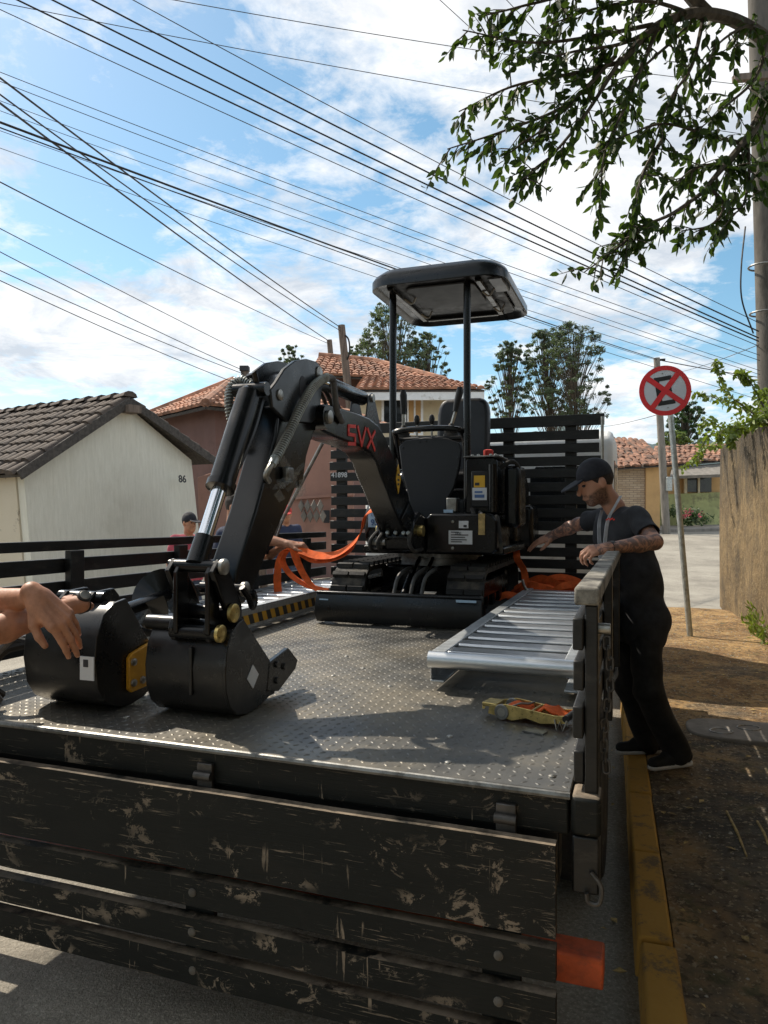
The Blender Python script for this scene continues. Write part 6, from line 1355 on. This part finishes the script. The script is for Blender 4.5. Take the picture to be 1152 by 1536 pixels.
# the rest of the crown, high above the street (its shade falls on the near sidewalk)
M0 = branch([tb+V((-.9, -.2, 5.4)), V((2.2, 5.4, 6.7)), V((.6, 5.2, 7.0)), V((-1.2, 5.3, 7.0)), V((-2.8, 5.4, 6.9))], .09, .02)
for k in range(34):                                   # clumps whose shade reaches the near sidewalk
    while True:
        g = V((vr.uniform(1.1, 2.7), vr.uniform(1.5, 3.3), .12)); l_ = vr.uniform(5.2, 7.4); q = g+SUN*(l_/math.cos(R(48)))
        if q.z > 2.25+q.y*.735 and g.x > .9+.31*g.y: break
    i = min(range(4, len(M0)-1), key=lambda i: (M0[i]-q).length); C = branch([M0[i], M0[i].lerp(q, .5)+V((0, 0, .1)), q], .014, .004); twigs(C, .45, 22, .115, .34)
for k in range(80):                                   # unseen crown added over the camera to cut the sky light
    q = V((vr.uniform(-1.5, 4.6), vr.uniform(-2.5, 4.6), vr.uniform(5.6, 8.2))); i = vr.randint(0, 14); C = branch([M0[i], M0[i].lerp(q, .5)+V((0, 0, .25)), q], .022, .004); twigs(C, .25, 9, .16, .55)
limbs.build('trunk', 'bark', tree)
lm_me = MB(); lm_me.add(*leaf_geo(V((0, 0, 0)), V((0, 1, 0)), V((0, 0, 1)), 1, .42, .0)); leaf_me = lm_me.mesh('leaf', 80); leaf_me.materials.append(MATS['foliage_near'])
vis = sorted(range(n_in), key=lambda i: leaves[i][0].y)
single = set(vis[:300])
cr = MB(-tb)
for i, (p, d, n, l, w_) in enumerate(leaves):
    if i in single: continue
    v_, f_ = leaf_geo(p, d, n, l, w_, .2); cr.add(v_, f_)
crown = cr.build('crown', 'foliage_near', tree, smooth=80, kind='stuff')
for i in single:
    p, d, n, l, w_ = leaves[i]; x = d.cross(n).normalized(); n = x.cross(d); o = link('leaf', leaf_me, None, crown); o.matrix_local = frame(x*l, d*l, n*l, p-tb)

def leafball(m, c, rad, n, sz, flat=.7):
    for _ in range(n):
        d = rv(1).normalized(); p = c+V((d.x*rad, d.y*rad, d.z*rad*flat))*vr.random()**.45; a = rv(1).normalized(); b = a.orthogonal().normalized(); s_ = sz*vr.uniform(.6, 1.3)
        m.add([p-a*s_, p+b*s_*.45, p+a*s_, p-b*s_*.45], [(0, 1, 2, 3)])
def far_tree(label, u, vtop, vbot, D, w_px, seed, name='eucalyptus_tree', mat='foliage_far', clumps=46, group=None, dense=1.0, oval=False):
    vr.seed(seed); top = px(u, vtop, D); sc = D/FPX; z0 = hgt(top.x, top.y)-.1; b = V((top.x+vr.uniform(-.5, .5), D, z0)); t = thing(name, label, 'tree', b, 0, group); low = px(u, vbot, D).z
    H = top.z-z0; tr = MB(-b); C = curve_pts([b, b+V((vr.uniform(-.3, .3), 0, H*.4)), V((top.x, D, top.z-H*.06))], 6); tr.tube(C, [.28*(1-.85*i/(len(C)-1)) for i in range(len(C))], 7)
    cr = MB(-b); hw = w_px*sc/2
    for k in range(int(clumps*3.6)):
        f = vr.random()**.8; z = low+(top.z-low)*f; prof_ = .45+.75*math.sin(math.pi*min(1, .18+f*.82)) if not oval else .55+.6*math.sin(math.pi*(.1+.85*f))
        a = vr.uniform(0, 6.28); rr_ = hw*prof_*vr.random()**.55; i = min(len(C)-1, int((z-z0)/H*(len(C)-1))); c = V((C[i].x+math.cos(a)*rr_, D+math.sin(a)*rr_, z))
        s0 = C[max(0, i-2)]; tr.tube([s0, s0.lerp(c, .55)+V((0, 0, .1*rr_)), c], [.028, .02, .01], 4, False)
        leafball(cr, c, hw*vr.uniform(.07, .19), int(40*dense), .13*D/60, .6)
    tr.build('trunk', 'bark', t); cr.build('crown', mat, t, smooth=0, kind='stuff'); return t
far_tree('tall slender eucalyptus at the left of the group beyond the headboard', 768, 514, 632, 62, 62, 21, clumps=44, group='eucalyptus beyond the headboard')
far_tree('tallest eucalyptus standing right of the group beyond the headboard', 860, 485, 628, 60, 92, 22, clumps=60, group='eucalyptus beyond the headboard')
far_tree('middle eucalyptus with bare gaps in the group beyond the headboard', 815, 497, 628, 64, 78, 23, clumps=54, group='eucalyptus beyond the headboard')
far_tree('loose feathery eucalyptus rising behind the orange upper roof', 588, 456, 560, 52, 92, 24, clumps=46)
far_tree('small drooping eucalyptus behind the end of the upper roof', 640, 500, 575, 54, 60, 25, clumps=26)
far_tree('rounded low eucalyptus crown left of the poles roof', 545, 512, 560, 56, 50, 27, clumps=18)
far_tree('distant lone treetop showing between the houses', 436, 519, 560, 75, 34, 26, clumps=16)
far_tree('dark rounded tree behind the corner houses', 1034, 606, 680, 46, 62, 28, 'broadleaf_tree', 'foliage_mid', 44, dense=1.5)
far_tree('bright green low tree beside the dark rounded tree', 1012, 648, 690, 42, 46, 29, 'broadleaf_tree', 'foliage_light', 26, dense=1.4)
# creeper along the top of the yard wall
vr.seed(5); cb_ = K(4.6, WN+.1, 2.55); cre = thing('wall_creeper', 'yellowish creeper with long shoots trailing over the yard wall top', 'plant', cb_)
lf = MB(-cb_)
shoots = [[(1152, 640, 8.2), (1120, 612, 8.2), (1090, 590, 8.2), (1078, 560, 8.2), (1072, 541, 8.2)], [(1145, 640, 8.6), (1110, 610, 8.6), (1075, 598, 8.6), (1040, 588, 8.6)], [(1150, 620, 8), (1130, 580, 8), (1115, 562, 8), (1105, 560, 8)],
          [(1100, 655, 9.5), (1080, 640, 9.4), (1060, 630, 9.3), (1050, 645, 9.2)], [(1090, 660, 10.5), (1070, 650, 10.5), (1055, 665, 10.4), (1045, 690, 10.3)], [(1075, 668, 11.3), (1058, 672, 11), (1040, 690, 10.8), (1022, 705, 10.6)], [(1130, 640, 8.8), (1140, 600, 8.8), (1150, 585, 8.8)], [(1120, 648, 9), (1105, 640, 9), (1085, 645, 9), (1075, 660, 8.9)], [(1152, 630, 8), (1125, 635, 8), (1100, 650, 8), (1095, 668, 8)]]
for sh in shoots:
    C = curve_pts([px(*p) for p in sh], 8); MB(-cb_).tube(C, [.010-.007*i/(len(C)-1) for i in range(len(C))], 5).build('stem', 'bark', cre)
    for i, p in enumerate(C):
        for _ in range(4): v_, f_ = leaf_geo(p+rv(.02), rv(1)+V((0, 0, -.2)), rv(1).normalized(), vr.uniform(.05, .10), vr.uniform(.03, .05)); lf.add(v_, f_)
for _ in range(420):
    t_ = vr.uniform(3.2, 8.2); p = K(t_, WN+vr.uniform(-.10, .25), 2.58+abs(vr.gauss(0, .14))); v_, f_ = leaf_geo(p, rv(1), rv(1).normalized(), vr.uniform(.05, .10), vr.uniform(.03, .05)); lf.add(v_, f_)
lf.build('foliage', 'foliage_light', cre, smooth=80, kind='stuff')
# weeds at the foot of the wall
wb = K(4.9, WN-.06, .11); wdz = thing('weed_clump', 'tuft of green weeds at the foot of the yard wall', 'plant', wb); lf = MB(-wb)
for _ in range(170):
    p = K(4.9+vr.uniform(-.55, .9), WN-vr.uniform(.01, .12), .11+abs(vr.gauss(0, .12))); v_, f_ = leaf_geo(p, rv(.6)+V((0, 0, .8)), rv(1).normalized(), vr.uniform(.05, .13), vr.uniform(.012, .03), -.1); lf.add(v_, f_)
lf.build('leaves', 'foliage_light', wdz, smooth=80, kind='stuff')
gb_ = px(1030, 780, 34); gb_.z = hgt(gb_.x, gb_.y); gb = thing('roadside_plants', 'low tangled flowering plants in front of the green house', 'plant', gb_); lf = MB(-gb_); fl = MB(-gb_)
for k in range(16): leafball(lf, px(vr.uniform(1000, 1075), vr.uniform(762, 785), 34.2+vr.uniform(0, .8)), .35, 50, .09, .8)
for k in range(6): leafball(fl, px(vr.uniform(1020, 1065), vr.uniform(764, 778), 34), .2, 14, .07, .8)
lf.build('foliage', 'foliage_mid', gb, smooth=0, kind='stuff'); fl.build('flowers', 'shirt_pink', gb, smooth=0, kind='stuff')

# unseen dense trees added behind the camera to block sky light
for k, (x, y, h, w_, lab) in enumerate(((4.6, -1.5, 8.5, 2.6, 'unseen dense tree added by the yard wall to block sky light'), (1.2, -7.0, 9.0, 3.2, 'unseen dense tree added behind the camera to block sky light'), (-4.8, -6.0, 8.0, 3.0, 'unseen broad tree added left behind the camera to block sky light'), (-8.2, -1.5, 6.5, 2.4, 'unseen lower bushy tree added opposite the wall to block sky light'))):
    vr.seed(70+k); b = V((x, y, hgt(x, y)-.05)); t = thing('sky_blocker_tree', lab, 'tree', b); tr = MB(-b); tr.tube(curve_pts([b, b+V((.1, .05, h*.35)), b+V((-.1, .1, h*.7))], 5), [.24-.016*i for i in range(11)], 8); tr.build('trunk', 'bark', t)
    cr = MB(-b)
    for j in range(70):
        d = rv(1).normalized(); c = b+V((d.x*w_*.8, d.y*w_*.8, h*.56+d.z*h*.36))*1.0*vr.uniform(.97, 1.0); leafball(cr, c, w_*.36, 60, .15, .8)
    cr.build('crown', 'foliage_mid', t, smooth=0, kind='stuff')
